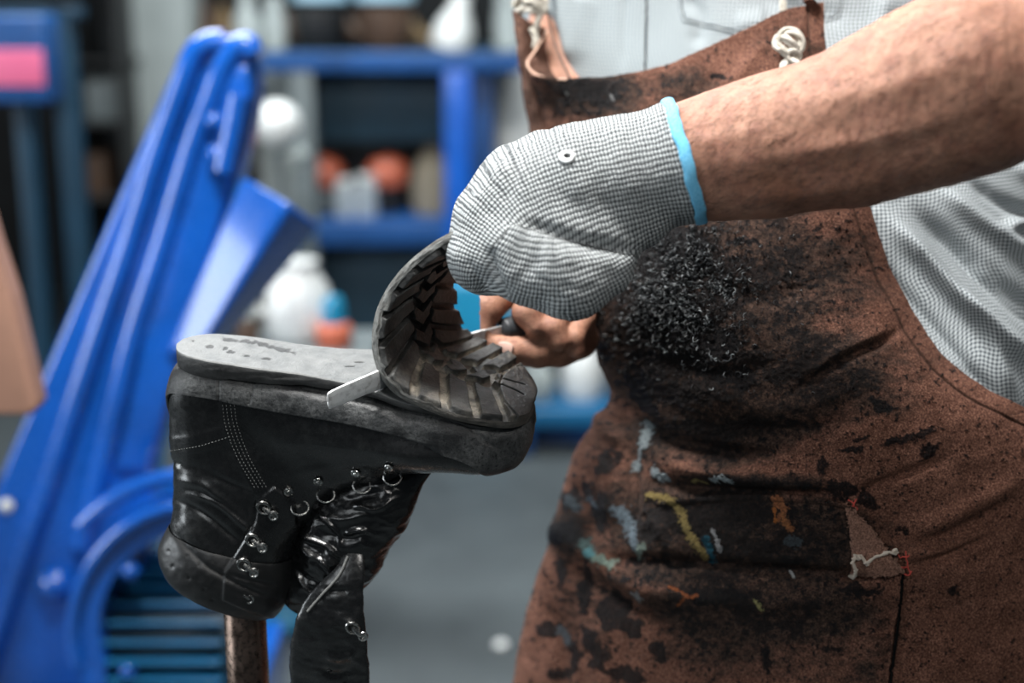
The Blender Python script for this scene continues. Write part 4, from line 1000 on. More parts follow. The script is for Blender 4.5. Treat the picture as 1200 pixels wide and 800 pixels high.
# bib side, folded back at the strap corner
def sheet(name, rows, m, n, thk, mat, parent, amp=1.2, sd=71, st=.6):
    P = patch(CA(rows), m, n); N = gnorm(P); s = np.sign(np.median(np.sum(N*-FW, -1))); N = N*(s if s else 1)
    x, y, _ = proj(P.reshape(-1, 3)); x = x.reshape(m, n); y = y.reshape(m, n); P = P+N*(amp*.001*fbm(x/14, y/18, None, sd, 3))[..., None]; V, F = slab(P, thk, N)
    gr, bk, pc, _ = stains(x, y); return mk(name, V, F, mat, parent, attrs={'grime': V2(gr)*st, 'black': V2(bk)*st, 'paint': V2(pc), 'line': V2(0*x)})
sheet('bib_side', [[(599,12,1.455),(606,16,1.445),(616,22,1.445),(626,30,1.46)],[(604,50,1.45),(609,52,1.44),(614,58,1.44),(621,66,1.45)],[(611,95,1.46),(617,95,1.445),(624,93,1.44),(634,95,1.445)],[(620,150,1.47),(628,150,1.455),(637,152,1.445),(650,156,1.45)],[(640,240,1.48),(648,240,1.46),(660,245,1.45),(676,250,1.455)]], 160, 50, .0024, M_suede_in, apron, 1.8)
sheet('bib_corner', [[(624,26,1.47),(634,30,1.475),(643,36,1.49)],[(619,58,1.45),(634,60,1.47),(647,62,1.49)],[(617,74,1.437),(632,76,1.45),(652,84,1.48)],[(624,87,1.428),(640,92,1.44),(658,96,1.46)]], 70, 40, .0024, M_suede_in, apron, .8)
t = NT('raw_edge'); M_raw = t.fin((.62, .40, .30), .85, 0.)
MB().tube(CA(cr([(641,36,1.474),(628,58,1.445),(618,74,1.430),(626,86,1.422),(645,92,1.404),(664,93,1.388)], 60)), .0011, 8).build('cut_edge', M_raw, apron)
def rope(name, pts, r, m=90, tw=42, parent=None, bend=1):
    """three twisted strands"""
    A = cr(np.array(pts, float), m); P = CA(A) if A.shape[1] == 3 else A; T = np.gradient(P, axis=0); T /= np.linalg.norm(T, axis=1, keepdims=True); S = np.cross(T, FW); S /= np.linalg.norm(S, axis=1, keepdims=True); D = np.cross(S, T)
    L = np.concatenate([[0], np.cumsum(np.linalg.norm(np.diff(P, axis=0), axis=1))])/r; mb = MB()
    for k in range(3):
        a = L/2.6+k*2*np.pi/3; mb.tube(P+r*.5*(np.cos(a)[:, None]*S+np.sin(a)[:, None]*D), r*.58, 8)
    return mb.build(name, M_rope, parent)
t = NT('cotton_rope'); f = t.noise(500, 5, .8); g2 = t.noise(80, 4, .6); M_rope = t.fin(t.mix(t.rng(g2, .35, .65), t.mix(t.rng(f, .35, .6), (.16, .14, .11), (.52, .49, .42)), (.66, .63, .56)), .9, 0., t.bump(f, .7, .001))
def knot(name, cx, cy, d, s, loops, parent):
    o_ = empty(name, C(cx, cy, d)); setpar(o_, parent)
    for nm, pts, r in loops: rope(nm, [(cx+a*s, cy+b*s, d+c*.001) for a, b, c in pts], r, 80, parent=o_)
    return o_
l0, n0 = hit(b_ap, 925, 60); dk = float(proj(l0[None])[2][0])-.008
knot('rope_knot', 925, 60, dk, 1., [('knot_loop', [(-14,-12,4),(-6,-23,-3),(6,-22,-7),(14,-14,-7),(13,-4,-6),(4,2,-6),(-6,0,-7),(-15,-8,-5),(-12,-18,-4)], .0040), ('knot_loop', [(-8,-17,-9),(0,-12,-12),(6,-4,-10),(-2,2,-9),(-10,-4,-9)], .0040),
  ('knot_loop', [(-4,4,-7),(4,0,-11),(10,6,-8),(2,12,-8),(-3,7,-8)], .0040), ('knot_loop', [(0,10,-4),(-6,18,-8),(-2,28,-8),(8,26,-11),(16,18,-9),(22,26,-6),(14,32,-6),(6,24,-8)], .0040), ('knot_loop', [(4,10,-9),(10,16,-12),(18,22,-10),(20,14,-8)], .0040)], apron)
rope('neck_rope', [(919,14,1.338),(917,0,1.340),(914,-40,1.345),(910,-120,1.36)], .0034, parent=apron)
knot('rope_knot', 622, 6, 1.455, 1., [('knot_loop', [(-20,2,0),(-12,-8,-6),(0,-10,-8),(12,-6,-6),(16,4,-4),(8,8,-6),(-4,4,-8),(-16,8,-4)], .0042), ('knot_loop', [(-8,-4,-10),(4,-2,-12),(12,6,-8),(8,20,-4),(4,34,0)], .0036), ('knot_loop', [(0,28,-2),(6,38,-4),(4,50,-2)], .0034)], apron)
rope('neck_rope', [(640,2,1.46),(650,-40,1.47),(665,-120,1.50)], .0034, parent=apron)
MB().tube(CA(cr([(641,10,1.455),(650,50,1.452),(668,92,1.42)], 40)), .0013, 6).build('dark_cord', M_dthr, apron)
# rolled corner at the bib's right end
sheet('rolled_corner', [[(941,2,1.318),(944,6,1.325),(950,10,1.328)],[(948,0,1.312),(952,4,1.318),(956,9,1.322)],[(956,2,1.314),(959,6,1.318),(961,12,1.324)],[(962,6,1.324),(963,9,1.325),(964,13,1.328)]], 40, 20, .0022, M_suede, apron, .3)
# curly rubber shavings stuck to the belly of the apron
mb = MB(); rr = np.random.default_rng(8); sh = []; cnt = 0
while cnt < 2600:
    px = rr.normal(795, 80); py = rr.normal(345, 70)
    if px < 700 or py < 246 or py > 470 or px > 960: continue
    if rr.random() > (np.exp(-(((px-785)/72)**2+((py-318)/62)**2)**1.4)*1.25+.16*np.exp(-(((px-830)/110)**2+((py-360)/90)**2)))*(1 if vnoise(np.array([px/14.]), np.array([py/14.]), None, 5)[0] > -.25 else .25): continue
    l, nn = hit(b_ap, px, py)
    if l is None: continue
    ln = rr.uniform(.0025, .0075); dr = rr.normal(0, 1, 3); dr -= nn*(dr@nn)*.6; dr /= np.linalg.norm(dr); bb = np.cross(dr, nn); k = np.linspace(0, 1, 7)[:, None]; cu = rr.uniform(1, 5)*rr.choice([-1, 1]); up_ = rr.uniform(.0005, .0055)
    P = l+nn*(up_*np.sin(np.pi*k))+dr*ln*(np.sin(cu*k)/abs(cu)+k*.3)+bb*ln*((1-np.cos(cu*k))/cu); r = rr.uniform(.00018, .00042)
    V, F = tube_vf(P, [r*.7, r, r, r, r, r, r*.5], 5); mb.add(V, F); sh.append(np.full(len(V), rr.random())); cnt += 1
t = NT('rubber_shavings'); s_ = t.attr('shade'); M_shav = t.fin(t.ramp(s_, [(0, (.006, .007, .008)), (.66, (.016, .018, .02)), (.84, (.09, .10, .105)), (1, (.30, .32, .33))]), .5, 0.)
tag(mb.build('rubber_shavings', M_shav, apron, attrs={'shade': np.concatenate(sh)}), 'black curly rubber shavings stuck to the apron', kind='stuff')
# ---- trousers and shoes below the frame
t = NT('dark_denim'); M_trs = t.fin(t.mix(t.rng(t.noise(300), .35, .65), (.02, .025, .035), (.04, .05, .07)), .9, 0.)
for sx in (.26, .44):
    pth = np.array([(sx, 1.57, 1.02), (sx, 1.56, .80), (sx+.01*(1 if sx > .3 else -1), 1.57, .5), (sx+.03*(1 if sx > .3 else -1), 1.60, .08)]); mb = MB(); mb.tube(cr(pth, 40), np.interp(np.linspace(0, 1, 40), [0, .3, .6, 1], [.125, .10, .08, .072]), 28); mb.build('trouser_leg', M_trs, person)
    e = pth[-1]; MB().tube(cr(np.array([(e[0], e[1]+.07, .05), (e[0], e[1]+.02, .055), (e[0], e[1]-.08, .045), (e[0], e[1]-.17, .035)]), 24), np.interp(np.linspace(0, 1, 24), [0, .1, .6, .9, 1], [.02, .045, .045, .035, .012]), 20).build('shoe', M_leather, person)
# ================================================================== WORKSHOP
def Wp(px, py, Y):
    """measured photo position on the upright plane at distance Y"""
    py = np.asarray(py, float); return C(px, py, Y/(math.cos(PITCH)+(400-py)*K*math.sin(PITCH)))
def st(o): o['kind'] = 'structure'; return o
t = NT('concrete_floor'); n = t.noise(1.6, 6, .6); f = t.noise(14, 6, .7); g3 = t.noise(60, 4, .7)
c = t.mix(t.rng(n, .35, .65), (.034, .042, .045), (.075, .09, .094)); c = t.mix(t.rng(f, .42, .66, 0, .5), c, (.05, .06, .066)); c = t.mix(t.rng(g3, .6, .75, 0, .4), c, (.03, .035, .04))
M_floor = t.fin(c, t.rng(f, .3, .7, .5, .8), 0., t.bump(g3, .3, .002))
t = NT('dark_wall'); n = t.noise(2.2, 6, .6); c = t.mix(t.rng(n, .4, .66), (.004, .005, .006), (.016, .019, .021)); M_wall = t.fin(c, .85, 0., t.bump(t.noise(40), .3, .003))
t = NT('grey_wall'); M_wall2 = t.fin(t.mix(t.rng(t.noise(1.5), .4, .66), (.05, .06, .065), (.08, .09, .095)), .9, 0.)
st(MB().box((0, 2.4, -.05), (7, 7.4, .1)).build('floor', M_floor, smooth=False))
st(MB().box((0, 6.15, 1.6), (7, .1, 3.3)).build('wall_back', M_wall, smooth=False))
st(MB().box((-3.45, 2.4, 1.6), (.1, 7.4, 3.3)).build('wall_left', M_wall2, smooth=False))
win = st(MB().box((-3.385, .9, 1.95), (.02, 2.3, .07), bev=.004).box((-3.385, .9, .65), (.02, 2.3, .07), bev=.004).box((-3.385, -.25, 1.3), (.02, .07, 1.36), bev=.004).box((-3.385, 2.05, 1.3), (.02, .07, 1.36), bev=.004).box((-3.385, .9, 1.3), (.02, .05, 1.36), bev=.004).build('unseen_window', M_wall2))  # unseen frame round the light added at the left wall
st(MB().box((3.45, 2.4, 1.6), (.1, 7.4, 3.3)).build('wall_right', M_wall2, smooth=False))
def gloss(name, col, rough=.3, dirt=.3, coat=.6):
    t = NT(name); n = t.noise(7, 6, .6); f = t.noise(120, 5, .7)
    c = t.mix(t.rng(n, .35, .7), tuple(q*(1-dirt) for q in col), col); return t.fin(c, t.rng(f, .3, .7, rough*.7, rough*1.4), 0., t.bump(n, .08, .002), Coat_Weight=coat, Coat_Roughness=.12)
M_blue = gloss('machine_blue_paint', (.005, .115, .56), .26, coat=1.); M_rackblue = gloss('rack_blue_paint', (.006, .085, .30), .5, .4, .2); M_teal = gloss('dark_teal_paint', (.003, .030, .052), .6, .3, .1); M_post = gloss('teal_blue_paint', (.002, .042, .085), .5, .3, .1)
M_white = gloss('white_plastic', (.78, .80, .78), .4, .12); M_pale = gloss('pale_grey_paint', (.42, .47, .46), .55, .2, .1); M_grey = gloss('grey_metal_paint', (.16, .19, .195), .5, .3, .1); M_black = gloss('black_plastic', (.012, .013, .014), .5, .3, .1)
M_orange = gloss('orange_plastic', (.72, .17, .085), .4, .2); M_cyan = gloss('cyan_paint', (.01, .26, .46), .35, .2); M_brown = gloss('brown_wood', (.10, .055, .032), .6, .4, .1); M_ochre = gloss('ochre_wood', (.25, .16, .07), .6, .4, .1); M_beige = gloss('beige_canvas', (.30, .26, .19), .8, .3, 0.)
M_benchb = gloss('bench_blue_paint', (.006, .14, .32), .4, .3, .2); M_pink = gloss('pink_label', (.85, .16, .32), .5, .15, .2); M_paleb = gloss('pale_blue_lid', (.42, .66, .80), .35, .1); M_tan = gloss('tan_board', (.40, .22, .155), .7, .2, 0.)
t = NT('clear_glass'); M_glass = t.fin((.75, .82, .84), .12, 0., Transmission_Weight=.55)

# ---- belt machine
mc = empty('belt_machine', (float(Wp(120, 800, 2.25)[0]), 2.25, 0), 'large slanted blue belt-guard machine with ribbed electric motor, behind the boot', 'machine')
def poly(pts, Y): return [tuple(Wp(a, b, Y)) for a, b in pts]
MY = 2.14
hs = poly([(203,80),(222,54),(252,41),(282,42),(296,58),(298,110),(288,170),(256,285),(222,400),(175,560),(165,900),(150,1075),(-160,1075),(-150,900),(-70,730),(0,556),(72,385),(140,225)], MY)
MB().prism(hs, (0, .11, 0), .014).build('belt_guard', M_blue, mc)
def rib(name, pts, Y, r, par=mc, mat=M_blue, n=80):
    P = np.array([Wp(a, b, Y) for a, b in cr(np.array(pts, float), n)]); MB().tube(P, r, 16).build(name, mat, par)
rib('guard_rib', [(262,48),(243,50),(225,66),(206,118),(181,188),(150,288),(114,394),(66,540),(20,676),(-20,800)], MY-.006, .0165)
rib('guard_rib', [(296,62),(290,52),(276,56),(260,80),(246,118),(226,170),(190,288),(156,394),(120,540),(96,640)], MY-.006, .0175)
MB().prism(poly([(291,76),(294,112),(284,168),(250,283),(218,398),(172,552),(134,552),(168,396),(202,290),(238,172),(258,112),(276,76)], MY-.012), (0, .03, 0), .006).build('side_panel', M_blue, mc)
# wedge-shaped take-up housing
L0, L1 = Wp(281, 203, 2.12), Wp(190, 420, 2.12); R0_, R1_ = Wp(341, 238, 2.07), Wp(240, 402, 2.07); S0, S1 = Wp(376, 266, 2.17), Wp(272, 392, 2.17); B0, B1 = Wp(366, 256, 2.24), Wp(230, 420, 2.24)
V = np.array([L0, R0_, S0, B0, L1, R1_, S1, B1])
import bmesh
bm = bmesh.new(); vs = [bm.verts.new(v) for v in V]
for f in ([0,1,5,4],[1,2,6,5],[2,3,7,6],[0,3,2,1],[4,5,6,7],[0,4,7,3]): bm.faces.new([vs[i] for i in f])
bmesh.ops.recalc_face_normals(bm, faces=bm.faces); bmesh.ops.bevel(bm, geom=bm.edges[:], offset=.012, segments=4, affect='EDGES', profile=.5)
me = bpy.data.meshes.new('tensioner_housing'); bm.to_mesh(me); bm.free(); me.polygons.foreach_set('use_smooth', [True]*len(me.polygons)); me.materials.append(M_blue); me.set_sharp_from_angle(angle=R(50))
o = bpy.data.objects.new('tensioner_housing', me); COL.objects.link(o); setpar(o, mc)
def dome(name, px, py, Y, rp, mat=M_blue, par=mc, h=.8, hexa=False):
    c = Wp(px, py, Y); r = rp*Y*K; M = Vector((0, -1, .1)).to_track_quat('Z', 'Y').to_matrix().to_4x4(); mb = MB()
    mb.lathe(c, [(r*1.25, 0), (r*1.25, r*.22), (r, r*.25)]+[(r*math.cos(a), r*.25+r*h*math.sin(a)) for a in np.linspace(0, 1.57, 8)], 6 if hexa else 26, M); return mb.build(name, mat, par)
dome('cap_bolt', 66, 684, MY-.005, 19); dome('cap_bolt', 22, 655, MY-.005, 8); dome('cap_bolt', 250, 142, MY-.03, 8); dome('cap_bolt', 253, 180, MY-.03, 9); dome('cap_bolt', 8, 592, MY-.005, 7, M_white)  # last bolt coloured white to paint in a highlight
rib('hinge_rod', [(280,112),(275,140),(268,172),(262,200)], MY-.03, .016)
# round motor guard
mcn = (232, 738)
def arc(rp, a0, a1, n=50): return [(mcn[0]+rp*math.cos(R(a)), mcn[1]-rp*math.sin(R(a))) for a in np.linspace(a0, a1, n)]
outer, inn = arc(150, 100, 200), arc(116, 200, 100)
MB().prism(poly([(250,585)]+outer+[(95,1070),(125,1070)]+inn+[(250,620)], 2.02), (0, .14, 0), .010).build('motor_guard', M_blue, mc)
rib('guard_lip', arc(147, 88, 196), 2.01, .010); rib('guard_lip', arc(183, 96, 138, 30), 2.04, .012)
mot = MB(); ctr = Wp(205, 745, 2.16); r = 105*2.16*K; Mx = Matrix.Rotation(R(90), 4, 'Y')
mot.lathe((ctr[0]-.10, ctr[1], ctr[2]), [(0, 0), (r*.8, 0), (r*.84, .01), (r*.84, .20), (r*.8, .215), (0, .22)], 40, Mx)
mo = mot.build('motor_body', M_teal, mc); fn = MB()
for a in range(-88, 269, 13):
    d_ = np.array([0, math.cos(R(a)), math.sin(R(a))])
    fn.box((ctr[0]+.008, ctr[1]+d_[1]*r*.92, ctr[2]+d_[2]*r*.92), (.19, r*.20, .006), (R(a), 0, 0), .002)
fn.build('cooling_fins', M_benchb, mo)
for q in ((152,668,11),(150,785,10)): dome('motor_bolt', q[0], q[1], 2.03, q[2], M_paleb if 0 else M_blue, mc, hexa=True)
MB().box((ctr[0], 2.2, .10), (.30, .30, .20), bev=.01).build('motor_foot', M_blue, mc)

# ---- tan board at the left edge
bo = empty('tan_board', (float(Wp(-30, 480, 1.8)[0]), 1.8, 0), 'tan brown board with a slanted edge, at the far left in front of the machine', 'board')
MB().prism(poly([(-120,200),(-35,200),(-8,290),(12,350),(43,478),(36,487),(-120,489)], 1.80), (0, .05, 0), .006).build('board', M_tan, bo)
MB().tube([Wp(-70, 480, 1.83), (float(Wp(-70,480,1.83)[0]), float(Wp(-70,480,1.83)[1]), 0.02)], .02, 16).lathe((float(Wp(-70,480,1.83)[0]), float(Wp(-70,480,1.83)[1]), 0), [(0, 0), (.16, 0), (.16, .015), (.03, .03), (0, .03)], 32).build('support_post', M_black, bo)

# ---- control stand at the far left
cs = empty('control_stand', (float(Wp(60, 400, 3.4)[0]), 3.4, 0), 'blue steel stand with a blue control box and pink label, far left', 'control stand')
def vbox(name, x0, y0, x1, y1, Y, dep, mat, par, bev=.004, z0=None):
    a, b = Wp(x0, y0, Y), Wp(x1, y1, Y); zb = b[2] if z0 is None else z0; a, b = np.minimum(a, b), np.maximum(a, b)
    xm = (Wp(x0, (y0+y1)/2, Y)[0]+Wp(x1, (y0+y1)/2, Y)[0])/2; ww = abs(Wp(x1, (y0+y1)/2, Y)[0]-Wp(x0, (y0+y1)/2, Y)[0])
    return MB().box((xm, Y+dep/2, (b[2]+zb)/2), (ww, dep, b[2]-zb), bev=bev).build(name, mat, par)
vbox('post', 26, 100, 45, 420, 3.4, .06, M_post, cs, z0=0); vbox('post', 70, 8, 94, 420, 3.46, .06, M_post, cs, z0=0); vbox('post', -70, 8, -50, 420, 3.4, .06, M_post, cs, z0=0)
vbox('cross_bar', -70, 8, 94, 22, 3.46, .05, M_post, cs); bx = vbox('control_box', -45, 18, 54, 121, 3.30, .12, M_rackblue, cs, .01); vbox('pink_label', -20, 58, 50, 101, 3.292, .01, M_pink, bx, .002)

# ---- pale column
st(vbox('trim_1', 150, -60, 231, 400, 5.2, .25, M_pale, None, .01, z0=0))
vb = lambda *a, **k: vbox(*a, **k)
# ---- dark shelving on the left
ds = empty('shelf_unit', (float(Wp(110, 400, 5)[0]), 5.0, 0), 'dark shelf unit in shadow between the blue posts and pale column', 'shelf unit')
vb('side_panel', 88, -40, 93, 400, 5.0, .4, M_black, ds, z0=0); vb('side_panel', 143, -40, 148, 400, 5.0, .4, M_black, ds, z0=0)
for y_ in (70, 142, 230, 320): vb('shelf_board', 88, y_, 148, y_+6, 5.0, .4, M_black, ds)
for k_, (x0, y0, x1, y1, m_) in enumerate(((98,92,140,142,M_grey),(100,182,122,230,M_brown))):
    e = vb('storage_box', x0, y0, x1, y1, 5.06, .2, m_, None, .01); tag(e, ('grey box on the dark shelf left of the pale column', 'small brown box on the lower shelf left of the pale column')[k_], 'box')

# ---- blue rack
RY = 4.3
rk = empty('workshop_rack', (float(Wp(450, 400, RY)[0]), RY+.25, 0), 'blue steel workshop rack with dark back panel and one open shelf', 'rack')
vb('top_beam', 300, 62, 612, 84, RY, .06, M_rackblue, rk); vb('top_board', 300, 60, 612, 66, RY+.05, .55, M_teal, rk)
vb('upright', 522, 84, 553, 500, RY-.03, .09, M_blue, rk, z0=0); vb('upright', 555, 84, 578, 500, RY+.06, .3, M_rackblue, rk, z0=0); vb('upright', 345, 84, 372, 500, RY, .09, M_grey, rk, z0=0)
vb('back_panel', 372, 84, 522, 166, RY+.12, .02, M_teal, rk); vb('back_panel', 372, 170, 522, 262, RY+.44, .02, M_black, rk); vb('lower_panel', 372, 290, 522, 480, RY+.10, .02, M_teal, rk)
vb('shelf', 355, 260, 548, 288, RY, .46, M_rackblue, rk)
e = vb('grey_locker', 303, 66, 344, 260, RY+.35, .4, M_pale, None, .01, z0=0); e.name = 'locker'; tag(e, 'narrow pale grey locker left of the rack, behind the white globe', 'locker')
e = vb('cabinet', 580, 78, 640, 200, RY+.4, .4, M_white, None, .01, z0=0); tag(e, 'pale block for a bright wall area just right of the blue rack upright', 'cabinet')  # added block standing in for a bright stretch of wall
e = vb('cabinet', 526, 332, 600, 500, RY-.5, .35, M_cyan, None, .01, z0=0); tag(e, 'bright blue cabinet seen between curled sole and bare hand', 'cabinet')
def jar(px, pyb, Y, prof, mats, label, cat, name, tilt=0, grp=None):
    """prof: list of (part name, [(r px, height px above foot)])"""
    b = Wp(px, pyb, Y); s = Y*K; e = empty(name, b, label, cat, grp)
    for (pn, pr), m_ in zip(prof, mats):
        o = MB().lathe((0, 0, 0), [(r*s, h*s) for r, h in pr], 28); ob = o.build(pn, m_, None); ob.parent = e
    e.rotation_euler = (0, R(tilt), 0); return e
RT_ = float(Wp(450, 60, RY+.05)[2])
def topy(Y): 
    # photo row of the rack top at distance Y
    lo, hi = -100, 120
    for _ in range(30):
        mid = (lo+hi)/2
        if Wp(450, mid, Y)[2] > RT_: lo = mid
        else: hi = mid
    return (lo+hi)/2
ty = topy(4.5)
jar(376, ty, 4.5, [('body', [(0,0),(22,0),(28,10),(32,30),(31,48),(24,52)]), ('lid', [(24,52),(33,54),(33,66),(28,70),(0,71)])], [M_black, M_paleb], 'dark pot with pale blue lid on the rack top, left one', 'pot', 'glue_pot', grp='glue pots on the rack')
jar(452, ty, 4.5, [('body', [(0,0),(22,0),(28,10),(32,30),(31,48),(24,52)]), ('lid', [(24,52),(35,54),(35,68),(30,72),(0,73)])], [M_brown, M_paleb], 'brown pot with pale blue lid on the rack top, right one', 'pot', 'glue_pot', grp='glue pots on the rack')
jar(527, ty, 4.48, [('body', [(0,0),(22,0),(24,6),(22,26),(10,50),(9,66),(0,67)])], [M_white], 'white bottle-shaped container on the rack top near the upright', 'bottle', 'white_bottle', tilt=14)
jar(598, topy(4.55), 4.55, [('body', [(0,0),(18,0),(19,30),(16,50),(18,62),(0,66)])], [M_pale], 'pale canister at the right end of the rack top', 'canister', 'canister')
jar(322, topy(4.5), 4.5, [('body', [(0,0),(14,0),(15,30),(10,44),(9,60),(0,61)])], [M_pale], 'pale grey bottle at the left end of the rack top', 'bottle', 'grey_bottle')
def last(px, py, Y, L_, H_, mat, label, z):
    """wooden shoe last standing on its sole"""
    s = Y*K; n_ = 40; u = np.linspace(0, 1, n_); c = np.zeros((n_, 3)); c[:, 0] = (u-.5)*L_*s; w_ = np.interp(u, [0, .1, .4, .7, .92, 1], [.1, .30, .24, .36, .26, .02])*L_*s*.5; hh = np.interp(u, [0, .1, .35, .6, .9, 1], [.2, 1, .95, .5, .25, .05])*H_*s
    th = np.linspace(0, 2*np.pi, 24, endpoint=False); P = c[:, None]+np.stack([0*th, np.cos(th), 0*th], -1)[None]*w_[:, None, None]+np.stack([0*th, 0*th, .5+.5*np.sin(th)], -1)[None]*hh[:, None, None]
    b = Wp(px, py, Y); o = mk('shoe_last', P.reshape(-1, 3)+[b[0], b[1], z], gridf(n_, 24, True), mat); return tag(o, label, 'shoe last')
last(412, 0, 4.70, 90, 46, M_brown, 'brown wooden shoe last between the two lidded pots', RT_); last(487, 0, 4.70, 60, 44, M_ochre, 'ochre shoe last between right pot and white bottle', RT_); last(345, 0, 4.70, 50, 40, M_brown, 'brown shoe last left of the lidded pots', RT_)
for (x0, x1, y0, m_, lb) in ((236,252,2,M_brown,'brown bottle behind the top of the blue belt guard'),(256,272,8,M_ochre,'ochre bottle beside the pale bottle, above the belt guard'),(276,306,-8,M_pale,'pale bottle on the side shelf above the belt guard')):
    w_ = (x1-x0)/2; jar((x0+x1)/2, 66, 4.45, [('body', [(0,0),(w_,0),(w_,40-y0*.3),(w_*.5,54-y0*.4),(w_*.5,66-y0),(0,66-y0)])], [m_], lb, 'bottle', 'bottle', grp='bottles above the belt guard')
sh = empty('side_shelf', (float(Wp(270, 66, 4.4)[0]), 4.4, 0), 'dark low rack carrying three bottles behind the belt guard', 'shelf'); vb('shelf', 228, 66, 300, 72, 4.38, .2, M_black, sh); vb('frame', 228, 72, 234, 400, 4.40, .1, M_black, sh, z0=0); vb('frame', 292, 72, 298, 400, 4.40, .1, M_black, sh, z0=0)
# things on the shelf
SZ = float(Wp(450, 260, RY)[2])
def shy(Y):
    lo, hi = 100, 300
    for _ in range(30):
        mid = (lo+hi)/2
        if Wp(450, mid, Y)[2] > SZ: lo = mid
        else: hi = mid
    return (lo+hi)/2
for x_, mt, lb in ((380, M_grey, 'grey jar with round orange cap, left on the rack shelf'), (455, M_black, 'dark jar with round orange cap, right on the rack shelf')):
    jar(x_, shy(4.5), 4.5, [('body', [(0,0),(17,0),(19,6),(18,26),(11,31)]), ('cap', [(11,29),(21,32),(25,42),(24,54),(17,63),(0,67)])], [mt, M_orange], lb, 'jar', 'capped_jar', grp='orange capped jars on the rack shelf')
for x_, w_, h_, lb in ((404,11,42,'small clear glass jar right of the left orange cap'),(430,12,46,'clear glass jar left of the right orange cap')):
    jar(x_, shy(4.4), 4.4, [('glass', [(0,0),(w_,0),(w_+1,4),(w_+1,h_-8),(w_-3,h_-4),(w_-3,h_)]), ('lid', [(w_-3,h_-2),(w_-1,h_-2),(w_-1,h_+4),(0,h_+4)])], [M_glass, M_white], lb, 'jar', 'glass_jar', grp='glass jars on the rack shelf')
jar(508, shy(4.5), 4.5, [('body', [(0,0),(23,0),(26,16),(25,40),(20,60),(9,72),(8,84),(0,85)])], [M_beige], 'beige canvas sack on the rack shelf beside the upright', 'sack', 'canvas_sack')
# white globe on a stand
gl = empty('globe_lamp', (float(Wp(325, 146, 3.7)[0]), 3.7, 0), 'round white globe on a thin dark stand, left of the blue rack', 'lamp'); gc_ = Wp(325, 146, 3.7); rg = 28*3.7*K
MB().lathe(gc_, [(rg*math.cos(a), rg*math.sin(a)) for a in np.linspace(-1.5707, 1.5707, 24)], 36).build('globe', M_white, gl)
MB().tube([(gc_[0], gc_[1], gc_[2]-rg*.9), (gc_[0], gc_[1], .02)], .012, 12).lathe((gc_[0], gc_[1], 0), [(0, 0), (.14, 0), (.14, .015), (.02, .03), (0, .03)], 32).build('stand', M_grey, gl)
MB().lathe((gc_[0]+.02, gc_[1]+.05, gc_[2]-rg*2.1), [(0, 0), (rg*.6, 0), (rg*.85, rg*.8), (rg*.6, rg*1.2), (0, rg*1.25)], 28).build('lamp_socket', M_pale, gl)
# small pedestal table behind the boot
TY = 2.75; tz = float(Wp(350, 413, TY)[2]); tb = empty('pedestal_table', (float(Wp(292, 600, TY)[0]), TY, 0), 'cyan pedestal table behind the boot carrying a white jug', 'table')
cx0 = float(Wp(292, 600, TY)[0]); MB().lathe((cx0, TY+.08, 0), [(0, 0), (.16, 0), (.16, .02), (.084, .05), (.080, tz-.03), (.10, tz-.02), (0, tz-.02)], 40).build('pedestal', M_cyan, tb)
MB().box((float(Wp(350, 413, TY)[0]), TY+.09, tz-.014), (.30, .24, .028), bev=.006).build('table_top', M_grey, tb)
def tyy(Y):
    lo, hi = 200, 500
    for _ in range(30):
        mid = (lo+hi)/2
        if Wp(450, mid, Y)[2] > tz: lo = mid
        else: hi = mid
    return (lo+hi)/2
j = jar(352, tyy(2.88), 2.88, [('body', [(0,0),(36,0),(42,8),(42,40),(36,62),(22,84),(20,90)]), ('lid', [(20,88),(24,88),(24,94),(0,95)])], [M_white, M_white], 'large white jug on the pedestal table behind the boot heel', 'jug', 'white_jug')
s_ = 2.88*K; hd = MB().tube(cr(np.array([(-.9*42*s_, 0, 30*s_), (-52*s_, 0, 34*s_), (-56*s_, 0, 56*s_), (-36*s_, 0, 66*s_)]), 24), 6*s_, 12).build('handle', M_white); hd.parent = j
jar(392, tyy(2.80), 2.80, [('body', [(0,0),(18,0),(22,5),(22,24),(15,31)]), ('cap', [(15,30),(15,34),(13,56),(9,62),(0,63)])], [M_orange, M_cyan], 'orange bottle with blue cap beside the white jug', 'bottle', 'orange_bottle')
jar(291, tyy(2.84), 2.84, [('body', [(0,0),(13,0),(14,4),(14,24),(9,30)]), ('cap', [(9,29),(11,30),(11,46),(0,49)])], [M_brown, M_pale], 'small brown bottle with grey cap left of the white jug', 'bottle', 'brown_bottle')
# low blue bench with bags at right
LB = 3.85; lb_ = empty('low_bench', (float(Wp(650, 500, LB)[0]), LB, 0), 'low blue bench near the floor behind the boot toe', 'bench'); vb('seat', 604, 478, 720, 500, LB, .30, M_benchb, lb_, .008)
vb('leg', 608, 498, 624, 540, LB+.01, .05, M_rackblue, lb_, z0=0); vb('leg', 694, 498, 714, 540, LB+.01, .05, M_rackblue, lb_, z0=0); vb('panel', 622, 500, 698, 520, LB+.10, .02, M_rackblue, lb_)
def zrow(z, Y):
    lo, hi = 100, 700
    for _ in range(30):
        mid = (lo+hi)/2
        if Wp(650, mid, Y)[2] > z: lo = mid
        else: hi = mid
    return (lo+hi)/2
ZB = float(Wp(650, 478, LB)[2])+.001
jar(683, zrow(ZB, LB+.12), LB+.12, [('body', [(0,0),(22,0),(27,12),(26,40),(18,62),(8,70),(10,78),(0,80)])], [M_white], 'white sack on the low blue bench beside the apron', 'sack', 'white_sack')
jar(631, zrow(ZB, LB+.10), LB+.10, [('body', [(0,0),(16,0),(20,8),(20,30),(10,42),(0,46)])], [M_pale], 'small pale sack on the bench, left of the white sack', 'sack', 'pale_sack')
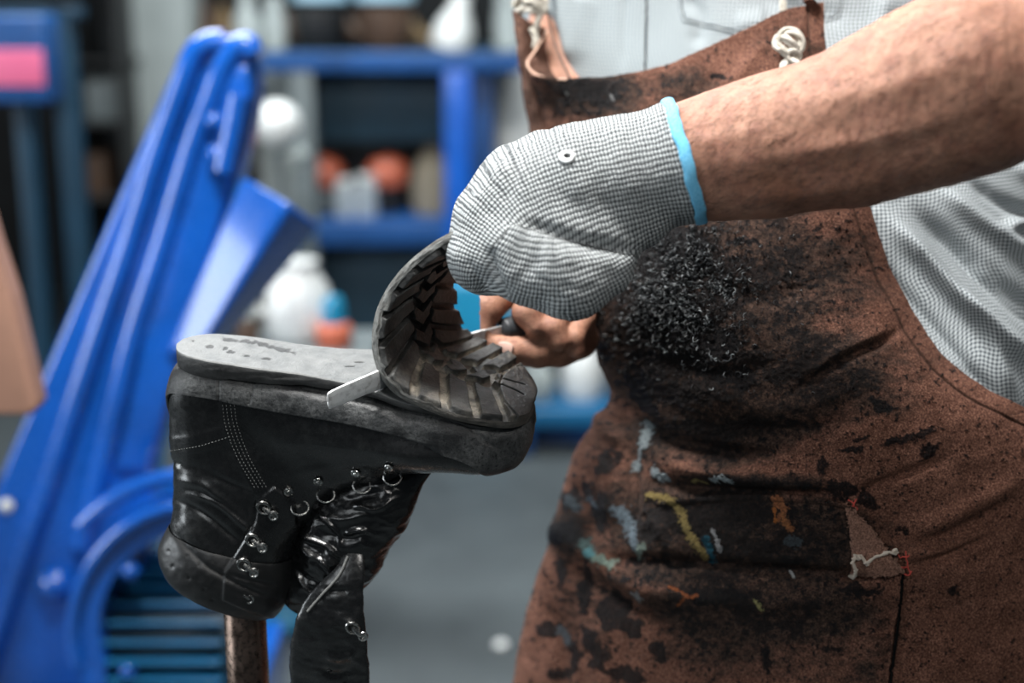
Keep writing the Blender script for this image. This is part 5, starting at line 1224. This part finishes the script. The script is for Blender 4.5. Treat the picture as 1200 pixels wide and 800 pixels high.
jar(655, zrow(ZB, LB+.25), LB+.25, [('body', [(0,0),(12,0),(13,50),(8,70),(0,71)])], [M_black], 'dark bottle on the bench between the two sacks', 'bottle', 'dark_bottle')
cpt = C(587, 758, 1.3/(math.sin(PITCH)+358*K*math.cos(PITCH))); MB().lathe((cpt[0], cpt[1], 0), [(.013, 0), (.014, .002), (.014, .008), (.011, .011), (0, .011)], 24).build('disc', M_white); tag(bpy.data.objects['disc'], 'small pale round coin lying on the concrete floor', 'disc')  # white bottle cap added to give a small bright spot
# ================================================================== LIGHT
w = bpy.data.worlds.new('world'); scn.world = w; w.use_nodes = True
w.node_tree.nodes["Background"].inputs[0].default_value = (.62, .74, .85, 1); w.node_tree.nodes["Background"].inputs[1].default_value = .05
def area(name, loc, target, size, power, col=(1, 1, 1), sy=None):
    l = bpy.data.lights.new(name, 'AREA'); l.energy = power; l.color = col; l.size = size
    if sy: l.shape = 'RECTANGLE'; l.size_y = sy
    o = bpy.data.objects.new(name, l); COL.objects.link(o); o.location = loc
    o.rotation_euler = (Vector(target)-Vector(loc)).to_track_quat('-Z', 'Y').to_euler(); return o
area('ceiling_lamp_key', (-.30, 1.0, 2.75), (.15, 1.25, 1.0), 0.5, 90, (1, .985, .96))
area('ceiling_lamp_rear', (-1.2, 3.2, 2.9), (.1, 1.4, 1.0), 1.2, 95, (.93, .97, 1))
area('added_front_light', (1.0, -.6, 2.7), (.35, 1.25, .8), .35, 17, (1, .97, .93))  # unseen light added to brighten apron and boot from front right
area('ceiling_lamp_back', (.1, 3.6, 3.1), (0, 4.6, .4), 1.6, 80, (.9, .97, 1))
area('unseen_window_light', (-3.36, .9, 1.3), (0, .9, 1.3), 2.0, 66, (.88, .95, 1), 1.3)  # unseen window light, put in for highlights along the machine ribs
area('added_sheen_light', (-1.1, -1.1, 2.3), (-.1, 1.2, .9), .9, 10, (.92, .97, 1))  # unseen soft light added to give the boot leather its sheen
scn.view_settings.view_transform = 'Standard'; scn.view_settings.look = 'None'; scn.view_settings.gamma = 1; scn.view_settings.exposure = 0
scn.view_settings.use_curve_mapping = False
